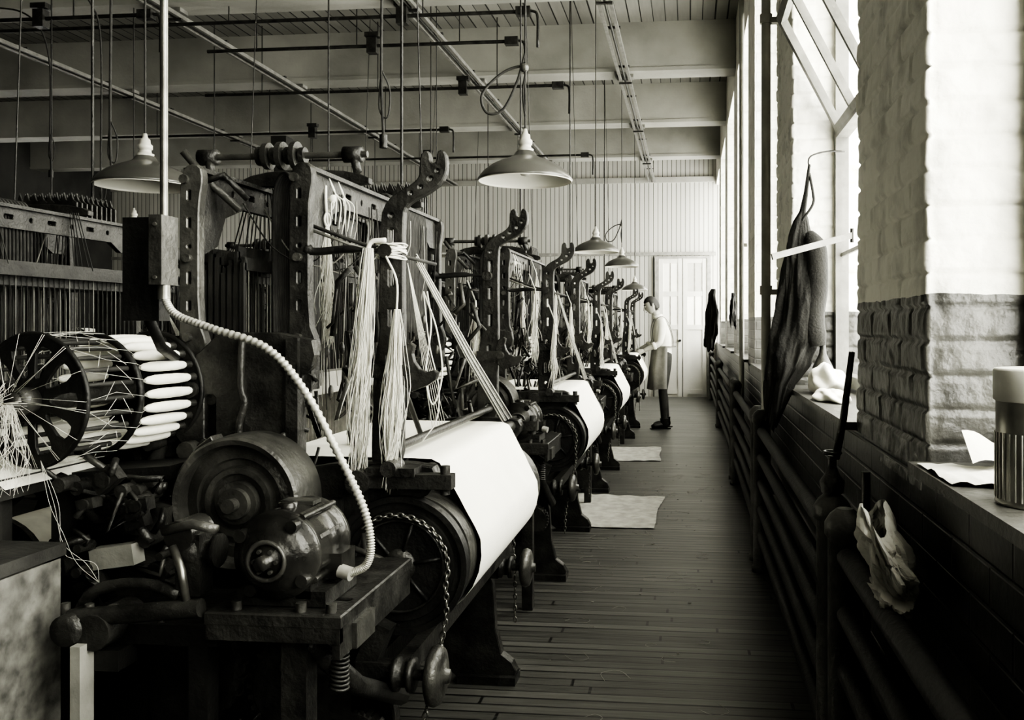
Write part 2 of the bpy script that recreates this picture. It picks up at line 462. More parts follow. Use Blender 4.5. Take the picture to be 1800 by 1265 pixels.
# ------------------------------------------------------------------ power loom
F1, F2, P = 2.15, 3.25, 2.44
def build_loom(front=True):
    b = B(); I = 'iron'; D = 'iron_dark'
    rnd = random.Random(3)
    for y in (F1, F2):
        outer = smooth_loop([(-1.66, 0), (-1.5, 0), (-1.44, .22), (-1.3, .3), (-1.0, .3), (-.92, .2), (-.9, 0), (-.66, 0), (-.64, .06), (-.72, .12), (-.74, .45), (-.9, .6), (-.9, .8), (-.66, .9), (-.62, .95), (-.64, .985), (-.86, .985), (-1.0, .96), (-1.1, 1.0), (-1.18, 1.3), (-1.45, 1.3), (-1.5, 1.0), (-1.62, .8), (-1.66, .4)], 1)
        holes = [slot(-1.12, .5, .22, .26), slot(-1.45, .55, .2, .3), slot(-1.3, .86, .14, .12), circ(-1.32, 1.1, .05), slot(-1.02, .8, .1, .1)]
        plate(b, [outer]+holes, .045, XZ(y), I, .004)
        b.bx(-1.64, -1.5, y-.05, y+.05, 0, .03, I); b.bx(-.86, -.64, y-.05, y+.05, 0, .03, I)
    sf = smooth_loop([(-1.30, .98), (-1.24, 1.31), (-.93, 1.31), (-.915, 1.24), (-.96, 1.20), (-.965, .98)], 1)
    plate(b, [sf, slot(-1.19, 1.10, .035, .12), circ(-1.0, 1.25, .01), circ(-1.0, 1.06, .01)], .03, XZ(F1-.05), I, .003)
    b.tube(spline([(-1.10, F1-.075, 1.30), (-1.10, F1-.08, 1.18), (-1.09, F1-.08, 1.14), (-1.105, F1-.08, 1.08), (-1.10, F1-.08, .99)], 5), .009, I, 8)
    b.bx(-.985, -.955, F1-.08, F1-.03, .98, 1.30, I)
    for (x, z, w, h) in ((-1.6, .35, .05, .1), (-.84, .42, .06, .08), (-1.2, .28, .06, .06), (-1.45, .9, .05, .08), (-.70, .49, .035, .05)):
        b.bx(x-w/2, x+w/2, F1-.1, F2+.1, z-h/2, z+h/2, I)
    b.bx(-.74, -.66, F1-.03, F2+.03, .915, .965, I)
    b.cyl((-.665, F1-.02, .955), (-.665, F2+.02, .955), .022, I, 14)
    RX, RZ, RR = -.71, .74, .166
    CR = RR+.008
    prof = [(-1.12, .987), (-1.0, .987), (-.85, .986), (-.72, .986), (-.665, .984), (-.644, .974), (-.632, .955)]
    a0 = math.radians(12)
    q0 = Vector((-.632, .955)); q1 = Vector((RX+CR*math.cos(a0), RZ+CR*math.sin(a0)))
    for k in range(1, 7): prof.append(tuple(q0.lerp(q1, k/6)))
    for k in range(1, 12):
        A = a0-k*math.radians(14); prof.append((RX+CR*math.cos(A), RZ+CR*math.sin(A)))
    def cf(u, v):
        i = v*(len(prof)-1); j = min(int(i), len(prof)-2); t = i-j
        x = prof[j][0]*(1-t)+prof[j+1][0]*t; z = prof[j][1]*(1-t)+prof[j+1][1]*t
        y = 2.235+u*.87+.006*math.sin(v*9)*(1 if u > .5 else -1)
        env = max(0, 1-((v-.41)/.13)**2)
        w = abs(mnoise.noise(Vector((u*4, v*5, 1))))*.010*env+abs(mnoise.noise(Vector((u*11, v*9, 4))))*.004*env
        return (x+w, y, z)
    b.grid(40, len(prof)*2-1, cf, 'cloth_white')
    b.lathe((RX, F1+.03, RZ), (0, 1, 0), [(0, RR-.006), (F2-F1-.06, RR-.006)], 'iron_grey', 64)
    b.lathe((RX, F1-.045, RZ), (0, 1, 0), [(0, .03), (0, RR-.03), (.006, RR-.028), (.006, RR-.012), (-.004, RR-.01), (-.004, RR+.004), (.03, RR+.004), (.03, .03)], D, 56, False)
    b.lathe((RX, F1-.06, RZ), (0, 1, 0), [(0, .022), (0, .038), (.03, .045)], I, 20)
    b.ring((RX, F1-.052, RZ), (0, 1, 0), .112, .004, I, 40, 6)
    for k in range(6):
        A = k*PI/3+.2
        b.tube([(RX+.03*math.cos(A), F1-.05, RZ+.03*math.sin(A)), (RX+.11*math.cos(A), F1-.05, RZ+.11*math.sin(A))], .005, D, 6)
    b.cyl((RX, F1-.09, RZ), (RX, F2+.08, RZ), .018, I, 12)
    cp = []
    for k in range(9):
        A = math.radians(135-k*19); cp.append((RX+.128*math.cos(A), F1-.065, RZ+.128*math.sin(A)))
    cp += [(RX+.125, F1-.067, RZ-.1), (-.60, F1-.07, .55), (-.62, F1-.08, .46), (-.635, F1-.09, .36), (-.64, F1-.09, .25)]
    chain(b, cp, 'steel')
    chain(b, [(-.66, F2+.0, .62), (-.655, F2, .5), (-.65, F2, .35), (-.65, F2, .22)], 'steel')
    for (y, z) in ((F1-.11, .50), (F2-.05, .44)):
        b.cyl((-.9, y, z), (-.58, y, z), .013, I, 10)
        b.lathe((-.615, y, z), (1, 0, 0), [(0, .018), (.0, .055), (.006, .067), (.018, .07), (.03, .064), (.037, .045), (.04, .018), (.05, .016), (.052, .001)], 'iron_grey', 28)
        b.lathe((-.70, y, z), (1, 0, 0), [(0, .015), (0, .04), (.012, .04), (.016, .03), (.034, .03), (.038, .04), (.05, .04), (.05, .015)], I, 20)
        b.bx(-.79, -.70, y-.015, y+.02, z-.04, z+.03, I)
        b.box((-.76, y+.02, z+.05), (.05, .05, .14), I, Matrix.Rotation(.4, 4, 'Y'))
    for y in (F1-.06, F2+.04):
        b.bx(-.82, -.57, y-.02, y+.02, .935, .97, I); b.cyl((-.80, y-.035, .95), (-.80, y+.03, .95), .03, I, 14)
        b.cyl((-.72, y-.04, .985), (-.72, y+.03, .985), .02, I, 12); b.cyl((-.59, y, .92), (-.59, y, .99), .012, I, 10)
        b.bx(-.78, -.66, y-.025, y+.04, .965, .985, I)
    fk = [(-48, -385), (-46, -180), (-40, -90), (-26, -20), (-28, 60), (-26, 270), (-8, 312), (24, 334), (58, 352), (76, 372), (76, 398), (78, 424), (90, 434), (97, 424), (97, 408), (108, 400), (120, 408), (120, 430), (130, 434), (139, 420), (140, 384), (126, 356), (96, 334), (62, 318), (38, 302), (28, 278), (28, 60), (30, -20), (26, -100), (26, -385)]
    fk = [(a/1000, c/1000) for a, c in fk]
    fk = smooth_loop(fk, 1)
    hl = [slot(0, .22, .018, .05), slot(0, .12, .018, .05), slot(0, .02, .018, .05), circ(.0, .275, .009), circ(.1, .365, .009), circ(.075, .345, .008), circ(.05, .33, .008), circ(.118, .385, .007), slot(-.006, -.1, .018, .06), slot(-.01, -.22, .022, .06), circ(-.01, -.3, .012)]
    for y in (F1, F2):
        plate(b, [fk]+hl, .028, XZ(y, -.742, 1.33), I, .003)
        b.tube(spline([(-.76, y-.03, 1.515), (-.85, y-.03, 1.52), (-.93, y-.03, 1.515), (-.96, y-.03, 1.525)], 5), [.006]*4+[.010]*8+[.014]*3+[.004], D, 8)
        b.cyl((-.75, y-.04, 1.515), (-.75, y+.03, 1.515), .018, I, 12)
        b.bx(-.79, -.70, y-.03, y-.01, 1.20, 1.235, I)
        b.cyl((-.70, y-.045, 1.22), (-.70, y+.02, 1.22), .014, I, 10)
        plate(b, [smooth_loop([(-.71, 1.16), (-.63, 1.19), (-.62, 1.22), (-.66, 1.21), (-.69, 1.25), (-.68, 1.29), (-.72, 1.27)], 1)], .02, XZ(y-.01), I, .002)
    b.cyl((-.742, F1, 1.02), (-.742, F2, 1.02), .012, I, 10)
    for (x, wd) in ((-.97, .046), (-1.26, .046)):
        rl = [(F1-.02, 1.64), (F1-.02, 1.715), (F1+.02, 1.725), (F2-.02, 1.725), (F2+.04, 1.70), (F2+.04, 1.62), (F2-.06, 1.62), (F2-.12, 1.655), (F1+.22, 1.655), (F1+.12, 1.62), (F1+.08, 1.54), (F1-.02, 1.50)]
        hh = [slot(F1+.16+.1*k, 1.692, .045, .018) if k % 2 else circ(F1+.16+.1*k, 1.69, .010) for k in range(9)]
        plate(b, [rl]+hh, .02, YZ(x), I, .002)
        b.bx(x-.026, x+.026, F1-.02, F2+.04, 1.722, 1.733, I)
        for y in (F1-.025, F2+.03):
            post = smooth_loop([(-.5*wd-.008, 1.2), (-.5*wd, 1.3), (-.5*wd, 1.66), (-.35*wd, 1.72), (0, 1.736), (.6*wd, 1.733), (.75*wd, 1.70), (.55*wd, 1.65), (.5*wd, 1.6), (.5*wd, 1.34), (.5*wd+.02, 1.29), (.5*wd+.02, 1.26), (.3*wd, 1.2)], 1)
            plate(b, [post, slot(0, 1.66, .014, .03), slot(0, 1.59, .014, .03), slot(0, 1.45, .014, .035), slot(0, 1.38, .014, .03), circ(0, 1.53, .008)], .03, XZ(y, x, 0), 'iron_grey' if x < -1.2 else I, .003)
            b.cyl((x+.0, y-.03, 1.50), (x, y, 1.50), .011, 'iron_grey', 8); b.cyl((x, y-.03, 1.30), (x, y, 1.30), .011, 'iron_grey', 8)
            b.bx(x-.03, x+.035, y-.02, y+.03, 1.17, 1.25, I)
        b.cyl((x-.01, F1-.05, 1.70), (x-.01, F1-.02, 1.70), .012, 'iron_grey', 8)
    for y in (F1+.32, F2-.28):
        plate(b, [smooth_loop([(-1.3, 1.735), (-.92, 1.735), (-.92, 1.76), (-1.02, 1.78), (-1.2, 1.78), (-1.3, 1.76)], 1)], .03, XZ(y), I, .002)
    b.cyl((-1.33, F1+.14, 1.79), (-.86, F1+.14, 1.79), .009, 'iron_grey', 10)
    for q, r in ((-1.16, .026), (-1.14, .036), (-1.12, .024), (-1.10, .038), (-1.08, .024), (-1.06, .038), (-1.04, .022)):
        b.cyl((q-.007, F1+.14, 1.79), (q+.007, F1+.14, 1.79), r, I, 20)
    for q in (-1.31, -.90):
        b.lathe((q-.025, F1+.14, 1.79), (1, 0, 0), [(0, .012), (.0, .022), (.05, .022), (.05, .012)], I, 14)
        b.tube([(q, F1+.14, 1.79), (q+.02, F1+.12, 1.74)], .012, I, 8)
    b.tube([(-1.3, F1+.0, 1.78), (-1.25, F1+.05, 1.70), (-1.2, F1+.1, 1.64)], .010, 'iron_grey', 8)
    b.tube([(-1.27, F1, 1.69), (-1.2, F1+.02, 1.72), (-1.15, F1+.05, 1.66)], .009, I, 8)
    for (y0, y1, n, x) in ((F1+.2, F1+.34, 12, -1.12), (F1+.62, F1+.95, 20, -.98), (F1+.45, F1+.58, 9, -1.22)):
        for k in range(n):
            y = y0+(y1-y0)*k/(n-1); h = rnd.uniform(-.02, .02)
            b.tube(spline([(x-.03, y, 1.25+h), (x-.034, y, 1.5), (x-.03, y, 1.70), (x, y, 1.755), (x+.03, y, 1.70), (x+.034, y, 1.5+h), (x+.03, y+.006, 1.3+h)], 4), .0052, 'cord', 5)
    for k in range(10):
        x = -1.2-.018*k; zt = 1.48+.03*math.sin(k*1.7)
        b.bx(x-.005, x+.005, F1+.12, F2-.1, zt, zt+.035, 'wood_dark'); b.bx(x-.005, x+.005, F1+.12, F2-.1, zt-.42, zt-.395, 'wood_dark')
        for y in (F1+.12, F2-.1): b.bx(x-.005, x+.005, y-.008, y+.008, zt-.42, zt+.02, 'wood_dark')
        if k % 2 == 0:
            for j in range(34):
                y = F1+.15+j*.025
                b.bx(x-.001, x+.001, y-.0012, y+.0012, zt-.4, zt, 'cord_light' if j % 5 == 0 else 'cord')
        for y in (F1+.35, F1+.75):
            b.cyl((x, y, zt+.03), (x+.01*k-.03, y, 1.74), .002, 'cord', 5)
    for k in range(48):
        y = F1+.10+k*.02+rnd.uniform(-.012, .012); x = -1.0+rnd.uniform(-.06, .09)
        zb = rnd.uniform(1.08, 1.38)
        b.tube([(x, y, 1.68), (x+rnd.uniform(-.015, .015), y+rnd.uniform(-.01, .01), 1.5), (x+rnd.uniform(-.02, .02), y, zb)], rnd.uniform(.0012, .0022), 'cord_light' if k % 3 == 0 else 'cord', 4)
        if k % 2: b.ball((x, y, zb-.015), .008, 'iron_grey', 8, 6, (1, 1, 2.2))
    # slack looping cords across the harness
    for k in range(7):
        y = F1+.12+.12*k
        b.tube(spline([(-1.2, y, 1.66), (-1.12, y+.01, 1.54-.01*k), (-1.02, y+.02, 1.50), (-.94, y+.01, 1.58), (-.93, y, 1.68)], 5), .0022, 'cord_light' if k % 2 else 'cord', 4)
    for k in range(2):
        y = F1+.10+k*.06
        b.ball((-.94, y, 1.665), .010, 'thread', 8, 6, (1, 1, 1.2))
        for j in range(4): b.tube(spline([(-.95, y, 1.72), (-.935, y+.004, 1.68), (-.94+.01*j, y-.01+.008*j, 1.65), (-.935+.004*j, y+.012*(j-1.5), 1.61-.012*j)], 4), .0018, 'thread', 4)
    b.bx(-1.15, -1.09, F1+.06, F2-.04, 1.125, 1.19, 'wood_grey'); b.bx(-1.16, -1.08, F1-.05, F2+.05, .90, .97, 'wood_dark')
    for k in range(100):
        y = F1+.09+k*.0095; b.bx(-1.122, -1.118, y-.0018, y+.0018, .97, 1.13, 'steel')
    for y in (F1+.07, F2-.05):
        b.bx(-1.16, -1.10, y-.02, y+.02, .3, 1.18, I)
    b.grid(12, 4, lambda u, v: (-1.12-.42*v, F1+.12+u*.86, .985-.05*v), 'thread')
    b.lathe((-1.55, F1+.05, .62), (0, 1, 0), [(0, .03), (0, .17), (.02, .17), (.02, .13), (F2-F1-.12, .13), (F2-F1-.12, .17), (F2-F1-.1, .17), (F2-F1-.1, .03)], I, 32, False)
    b.lathe((-1.55, F1+.09, .62), (0, 1, 0), [(0, .145), (F2-F1-.18, .145)], 'thread', 32)
    for j in range(9):
        y = F2-.02-j*.028; x = -1.1
        lp = [(-.12, 0), (.12, 0)]
        for q in range(8):
            xx = .12-q*.03
            lp += [(xx, .07+.015*math.sin(q)), (xx-.008, .095), (xx-.016, .07), (xx-.022, .065)]
        lp.append((-.12, .06))
        plate(b, [lp], .008, XZ(y, x, 1.735), I, .001)
    for k in range(9):
        e = Vector((-.66, F2-.17+.02*k, .987)); st = Vector((-.70, F1+.06, 1.49+.003*k))
        b.tube([st, st.lerp(e, .5)-Vector((0, 0, .01)), e], .0018, ('cord_light', 'cord', 'thread')[k % 3], 4)
    for k in range(6):
        e = Vector((-.80, F1+.55+.03*k, .987)); st = Vector((-.72, F1+.05, 1.49))
        b.tube([st, e], .0011, 'thread', 4)
    b.tube([(-1.0, F1+.02, 1.60), (-.85, F1+.0, 1.545), (-.72, F1+.02, 1.505), (-.66, F1+.1, 1.49)], .005, 'cord', 6)
    b.tube([(-.98, F1+.02, 1.58), (-.84, F1+.0, 1.53), (-.72, F1+.02, 1.50)], .004, 'cord_light', 6)
    # drive wheel: dished face with stepped rings and wide rim
    C = (-1.015, 1.88, .93)
    b.lathe(C, (0, 1, 0), [(-.03, .001), (-.03, .016), (-.006, .016), (-.006, .034), (.006, .036), (.006, .048), (.028, .050), (.028, .062), (.014, .066), (.014, .078), (.030, .083), (.030, .096), (.020, .100), (.030, .128), (-.002, .133), (-.006, .144), (0, .150)], 'iron_grey', 96, False, False)
    b.lathe(C, (0, 1, 0), [(0, .150), (.06, .154), (.125, .150), (.13, .12), (.1, .02)], 'iron_grey', 96, True, False)
    b.cyl((-1.015, 1.9, .93), (-1.015, F1, .93), .012, 'steel', 12)
    gd = [(-.165*math.cos(a_), .165*math.sin(a_)) for a_ in [math.radians(-60+12*i) for i in range(11)]]+[(-.157*math.cos(a_), .157*math.sin(a_)) for a_ in [math.radians(60-12*i) for i in range(11)]]
    plate(b, [gd], .05, XZ(1.95, -1.015, .93), 'iron_grey', .002)
    # motor
    M0 = (-.795, 1.60, .885)
    b.lathe(M0, (0, 1, 0), [(-.035, .001), (-.035, .014), (-.012, .014), (-.012, .03), (-.002, .034), (0, .05), (.012, .068), (.03, .078), (.03, .086), (.048, .087), (.05, .081), (.17, .081), (.172, .087), (.19, .086), (.2, .07), (.225, .055), (.24, .03), (.245, .001)], 'iron_gloss', 48)
    for k in range(4):
        A = PI/4+k*PI/2+.2
        b.cyl((M0[0]+.074*math.cos(A), 1.605, M0[2]+.074*math.sin(A)), (M0[0]+.074*math.cos(A), 1.655, M0[2]+.074*math.sin(A)), .012, 'iron_gloss', 12)
        b.cyl((M0[0]+.086*math.cos(A), 1.64, M0[2]+.086*math.sin(A)), (M0[0]+.086*math.cos(A), 1.79, M0[2]+.086*math.sin(A)), .007, 'iron_gloss', 8)
    b.ring((M0[0], 1.588, M0[2]), (0, 1, 0), .036, .005, 'iron_grey', 28, 6)
    for k in range(6):
        A = k*PI/3; b.cyl((M0[0]+.022*math.cos(A), 1.58, M0[2]+.022*math.sin(A)), (M0[0]+.022*math.cos(A), 1.59, M0[2]+.022*math.sin(A)), .004, 'iron_grey', 8)
    for k in range(9):
        A = k*2*PI/9+.4; b.box((M0[0]+.0825*math.cos(A), 1.71, M0[2]+.0825*math.sin(A)), (.006, .11, .008), 'iron_gloss', Matrix.Rotation(-A, 4, 'Y'))
    b.lathe((M0[0]-.01, 1.70, M0[2]+.075), (0, 0, 1), [(0, .02), (.014, .02), (.018, .012), (.018, .001)], 'iron_gloss', 14)
    b.bx(M0[0]-.04, M0[0]+.03, 1.73, 1.77, M0[2]+.078, M0[2]+.086, 'iron_grey')
    b.box((M0[0]+.085, 1.73, M0[2]-.035), (.04, .07, .05), 'iron_gloss'); b.cyl((M0[0]+.1, 1.70, .84), (M0[0]+.125, 1.695, .835), .014, 'conduit', 12)
    b.bx(-.88, -.70, 1.64, 1.80, .785, .815, I); b.bx(-.86, -.83, 1.64, 1.8, .80, .85, I); b.bx(-.76, -.73, 1.64, 1.8, .80, .85, I)
    # motor table
    plate(b, [[(-.92, -.0), (-.655, -.0), (-.655, .42), (-.92, .42)], slot(-.72, .1, .1, .02)], .026, Matrix(((1, 0, 0, 0), (0, 1, 0, 1.60), (0, 0, 1, .77), (0, 0, 0, 1))), I, .003)
    b.bx(-1.24, -.92, 1.64, 2.0, .70, .74, D)
    b.bx(-.67, -.655, 1.60, 2.02, .70, .77, I); b.bx(-.655, -.645, 1.66, 1.76, .70, .75, 'iron_grey')
    b.bx(-.92, -.655, 1.598, 1.615, .73, .77, I)
    b.bx(-.78, -.73, 1.62, 1.67, 0, .76, I); b.bx(-.98, -.94, 1.64, 1.68, 0, .72, D)
    b.tube([(-.74, 1.64, .72), (-.72, 1.85, .55), (-.72, F1, .4)], .022, I, 8)
    for k in range(9): b.ring((-.705, 1.72, .60+.009*k), (.2, 0, 1), .018, .0035, I, 14, 5)
    for x in (-.68, -.74, -.87): b.cyl((x, 1.62, .78), (x, 1.62, .80), .011, 'iron_grey', 6)
    # drive linkage left of the motor
    b.cyl((-1.2, 1.60, .76), (-.93, 1.60, .79), .018, I, 10); b.cyl((-1.14, 1.58, .74), (-1.14, 1.7, .74), .035, I, 14); b.lathe((-1.19, 1.57, .745), (0, 1, 0), [(0, .012), (0, .03), (.06, .032), (.06, .01)], I, 18)
    b.box((-.98, 1.66, .86), (.05, .05, .12), I); b.cyl((-.99, 1.62, .92), (-.99, 1.70, .92), .03, 'iron_gloss', 14)
    b.tube([(-1.02, 1.62, .93), (-.96, 1.62, .945), (-.91, 1.62, .935)], .010, 'iron_grey', 8)
    b.tube([(-1.0, 1.62, .90), (-.97, 1.60, .86), (-.96, 1.60, .80)], .008, 'steel', 8)
    b.lathe((-.965, 1.66, .885), (1, 0, 0), [(-.04, .02), (-.03, .033), (.0, .033), (.01, .02), (.03, .02), (.03, .033), (.04, .033)], I, 16)
    b.tube(spline([(-1.24, 1.66, .72), (-1.18, 1.64, .80), (-1.08, 1.64, .82), (-1.0, 1.64, .80)], 5), .012, I, 8)
    for k in range(5): b.cyl((-1.22+.05*k, 1.615, .755), (-1.22+.05*k, 1.615, .785), .009, 'iron_grey', 6)
    # lever set near the take-up roll
    b.tube(spline([(-.80, F1-.12, .80), (-.76, F1-.13, .79), (-.71, F1-.13, .77), (-.68, F1-.13, .745)], 4), .008, 'iron_grey', 8)
    b.tube(spline([(-.86, F1-.12, .76), (-.80, F1-.14, .755), (-.755, F1-.16, .735)], 4), .013, 'iron_grey', 10)
    b.tube([(-.78, F1-.1, .83), (-.76, F1-.13, .76), (-.77, F1-.13, .70)], .007, I, 8)
    b.bx(-.90, -.74, F1-.13, F1-.06, .69, .72, I); b.bx(-.92, -.86, F1-.15, F1-.02, .55, .90, I)
    for z in (.62, .68, .74, .8, .86): b.cyl((-.89, F1-.17, z), (-.89, F1-.14, z), .012, 'iron_grey', 8)
    for (x, z, r) in ((-.95, .45, .12), (-.80, .33, .07), (-1.25, .5, .16)):
        b.lathe((x, F1-.1, z), (0, 1, 0), [(0, .02), (0, r*.9), (.004, r), (.03, r), (.03, .02)], I, 36, False)
        for k in range(28):
            A = 2*PI*k/28; b.box((x+math.cos(A)*r, F1-.085, z+math.sin(A)*r), (.012, .028, .01), I, Matrix.Rotation(-A, 4, 'Y'))
    for k in range(60):
        x = rnd.uniform(-1.42, -.92); z = rnd.uniform(.25, 1.25); y = F1-rnd.uniform(.03, .1)
        if -1.2 < x < -.85 and z > .75: y = F1-.03
        t = rnd.random()
        if t < .35: b.cyl((x, y-.02, z), (x, y+.04, z), rnd.uniform(.01, .028), rnd.choice((I, I, 'iron_grey')), 12)
        elif t < .7:
            a_ = rnd.uniform(-.8, .8); l = rnd.uniform(.08, .22); b.box((x, y, z), (.02, .014, l), I, Matrix.Rotation(a_, 4, 'Y'))
        else: b.tube([(x, y, z), (x+rnd.uniform(-.1, .1), y-.01, z+rnd.uniform(-.1, .1)), (x+rnd.uniform(-.12, .12), y, z+rnd.uniform(.03, .15))], .007, I, 6)
    for k in range(70):
        x = rnd.uniform(-1.0, -.78); z = rnd.uniform(1.0, 1.5); y = rnd.choice((F1+.08, F1+.3, F2-.06, F2+.06))+rnd.uniform(-.03, .03)
        b.tube([(x, y, z), (x+rnd.uniform(-.04, .04), y, z+rnd.uniform(-.12, .02)), (x+rnd.uniform(-.06, .06), y, z-rnd.uniform(.05, .2))], rnd.uniform(.004, .009), rnd.choice((I, I, 'iron_grey')), 6)
    # filling battery (rotating bobbin magazine), slightly turned on its bracket
    bb = B(); R = .142
    def disc(y, R, hs, m='iron_dark'):
        loops = [circ(0, 0, R, 48)]
        for k in range(hs):
            A = 2*PI*k/hs; c_ = math.cos(A); s_ = math.sin(A); lp = []
            for (u, v) in smooth_loop([(.055, -.010), (R*.80, -.024), (R*.86, 0), (R*.80, .024), (.055, .010), (.046, 0)], 1): lp.append((u*c_-v*s_, u*s_+v*c_))
            loops.append(lp)
        plate(bb, loops, .008, XZ(y), m, .0015)
        bb.ring((0, y, 0), (0, 1, 0), R, .006, m, 48, 6)
    disc(-.175, R, 10); disc(.18, R, 10)
    bb.ring((0, -.02, 0), (0, 1, 0), R-.004, .008, 'iron_dark', 48, 6)
    bb.cyl((0, -.18, 0), (0, .20, 0), .025, I, 20); bb.lathe((0, -.22, 0), (0, 1, 0), [(0, .014), (0, .028), (.04, .03), (.04, .014)], 'iron_grey', 24)
    bb.lathe((0, -.228, 0), (0, 1, 0), [(0, .005), (0, .018), (.010, .020)], 'iron_grey', 20)
    nq = 24
    for k in range(nq):
        A = 2*PI*k/nq; cx = math.cos(A)*(R-.016); cz = math.sin(A)*(R-.016)
        bb.lathe((cx, -.16, cz), (0, 1, 0), [(0, .004), (.04, .005), (.13, .006)], 'wood_dark', 8)
        bb.lathe((cx, .01, cz), (0, 1, 0), [(0, .004), (.012, .009), (.035, .0120), (.07, .0128), (.11, .0122), (.14, .010), (.155, .005)], 'yarn', 12)
        bb.lathe((cx, .155, cz), (0, 1, 0), [(0, .008), (.03, .011)], I, 8)
        hx, hz = math.cos(A+.5)*.022, math.sin(A+.5)*.022
        r2 = R+.004
        sk = .5*((k*7) % 5)/5
        p = [(hx, -.225, hz), (math.cos(A+sk)*r2*.99, -.182, math.sin(A+sk)*r2*.99), (math.cos(A+.1)*r2, -.10, math.sin(A+.1)*r2), (math.cos(A)*r2, -.02, math.sin(A)*r2), (cx, .02, cz)]
        bb.tube(p, .0005, 'thread', 3)
        for yo, dy in ((-.13, .03), (-.05, -.03)):
            bb.tube([(math.cos(A+2*PI/nq*j)*(r2-.001), yo+dy*(j % 2), math.sin(A+2*PI/nq*j)*(r2-.001)) for j in range(2)], .0006, 'thread', 3)
    b.merge(bb, Matrix.Translation((-1.375, 1.925, 1.17))@Matrix.Rotation(math.radians(-8), 4, 'Z'))
    X = -1.38
    b.bx(X+.02, X+.08, 2.10, F1, 1.0, 1.2, I); b.tube([(X+.05, 2.1, 1.03), (X+.06, 2.04, .95), (X+.12, 2.0, .9)], .02, I, 8)
    b.box((-1.30, 1.98, .985), (.24, .16, .03), 'iron_dark', Matrix.Rotation(-.08, 4, 'Y'))
    b.tube(spline([(-1.42, 1.86, .985), (-1.34, 1.84, .965), (-1.24, 1.84, .985), (-1.16, 1.84, .97)], 4), .014, I, 8)
    b.box((-1.26, 1.90, .90), (.20, .10, .07), I, Matrix.Rotation(.1, 4, 'Y')); b.box((-1.24, 1.80, .83), (.10, .04, .045), 'wood_grey', Matrix.Rotation(-.15, 4, 'Y'))
    b.box((-1.22, 1.86, .76), (.16, .10, .09), I, Matrix.Rotation(.5, 4, 'Y'))
    b.tube(spline([(-1.36, 1.84, .95), (-1.30, 1.82, .90), (-1.22, 1.80, .92), (-1.16, 1.80, .86)], 4), .010, I, 8)
    for k in range(26):
        x = rnd.uniform(-1.36, -1.12); z = rnd.uniform(.74, 1.02); y = rnd.uniform(1.74, 1.86)
        b.tube([(x, y, z), (x+rnd.uniform(-.06, .06), y-.02, z+rnd.uniform(-.04, .04)), (x+rnd.uniform(-.08, .08), y, z+rnd.uniform(-.08, .08))], rnd.uniform(.004, .009), rnd.choice((I, I, 'iron_grey')), 7)
        b.cyl((x, y-.02, z), (x, y+.03, z), rnd.uniform(.008, .018), I, 10)
        if k % 3 == 0: b.box((x, y, z), (rnd.uniform(.03, .07), .03, rnd.uniform(.02, .05)), I, Matrix.Rotation(rnd.uniform(-.7, .7), 4, 'Y'))
    b.bx(-1.36, -1.30, 1.9, 2.0, 0, .95, D); b.bx(-1.17, -1.15, 1.56, 1.60, 0, .72, 'wood_grey'); b.bx(-1.17, -1.10, 1.6, 1.66, .66, .70, D)
    return b
L0 = build_loom().obj('power_loom')
mesh = L0.data
def inst(loc, sx=1):
    o = bpy.data.objects.new('power_loom', mesh); COL.objects.link(o); o.location = loc; o.scale = (sx, 1, 1); return o
LY = [0, P, 2*P, 8.25]
for y in LY[1:]: inst((0, y, 0))
for n in range(0, 6): inst((-3.52, P*n+.1, 0), -1)
for n in range(0, 5): inst((-4.1, P*n+.6, 0))
for n in range(1, 5): inst((-7.7, P*n+.5, 0), -1)

# flexible conduit + rigid pole + switch box
b = B()
pts = spline([(-1.10, 1.75, 1.44), (-1.10, 1.75, 1.40), (-1.07, 1.74, 1.355), (-.98, 1.72, 1.325), (-.85, 1.70, 1.285), (-.77, 1.70, 1.20), (-.70, 1.70, 1.075), (-.648, 1.70, .97), (-.632, 1.70, .90), (-.64, 1.70, .855), (-.672, 1.70, .835)], 14)
dense = []
for i in range(len(pts)-1):
    for k in range(3): dense.append(pts[i].lerp(pts[i+1], k/3))
b.tube(dense, [.0086 if (i//2) % 2 else .0064 for i in range(len(dense))], 'conduit', 10)
b.cyl((-1.10, 1.75, 1.385), (-1.10, 1.75, 1.42), .013, 'steel', 12)
b.bx(-1.115, -1.087, 1.72, 1.78, 1.415, 1.56, 'iron_grey'); b.cyl((-1.10, 1.715, 1.54), (-1.10, 1.72, 1.54), .004, 'steel', 8); b.cyl((-1.10, 1.715, 1.43), (-1.10, 1.72, 1.43), .004, 'steel', 8)
b.cyl((-1.10, 1.75, 1.56), (-1.10, 1.75, 4.6), .0080, 'steel', 12)
b.bx(-1.2, -1.118, 1.76, 1.80, 1.34, 1.56, 'iron_dark')
b.tube([(-1.16, 1.78, 1.36), (-1.2, 1.9, 1.28), (-1.26, F1-.1, 1.25)], .012, 'iron_dark', 8)
b.obj('electric_conduit')

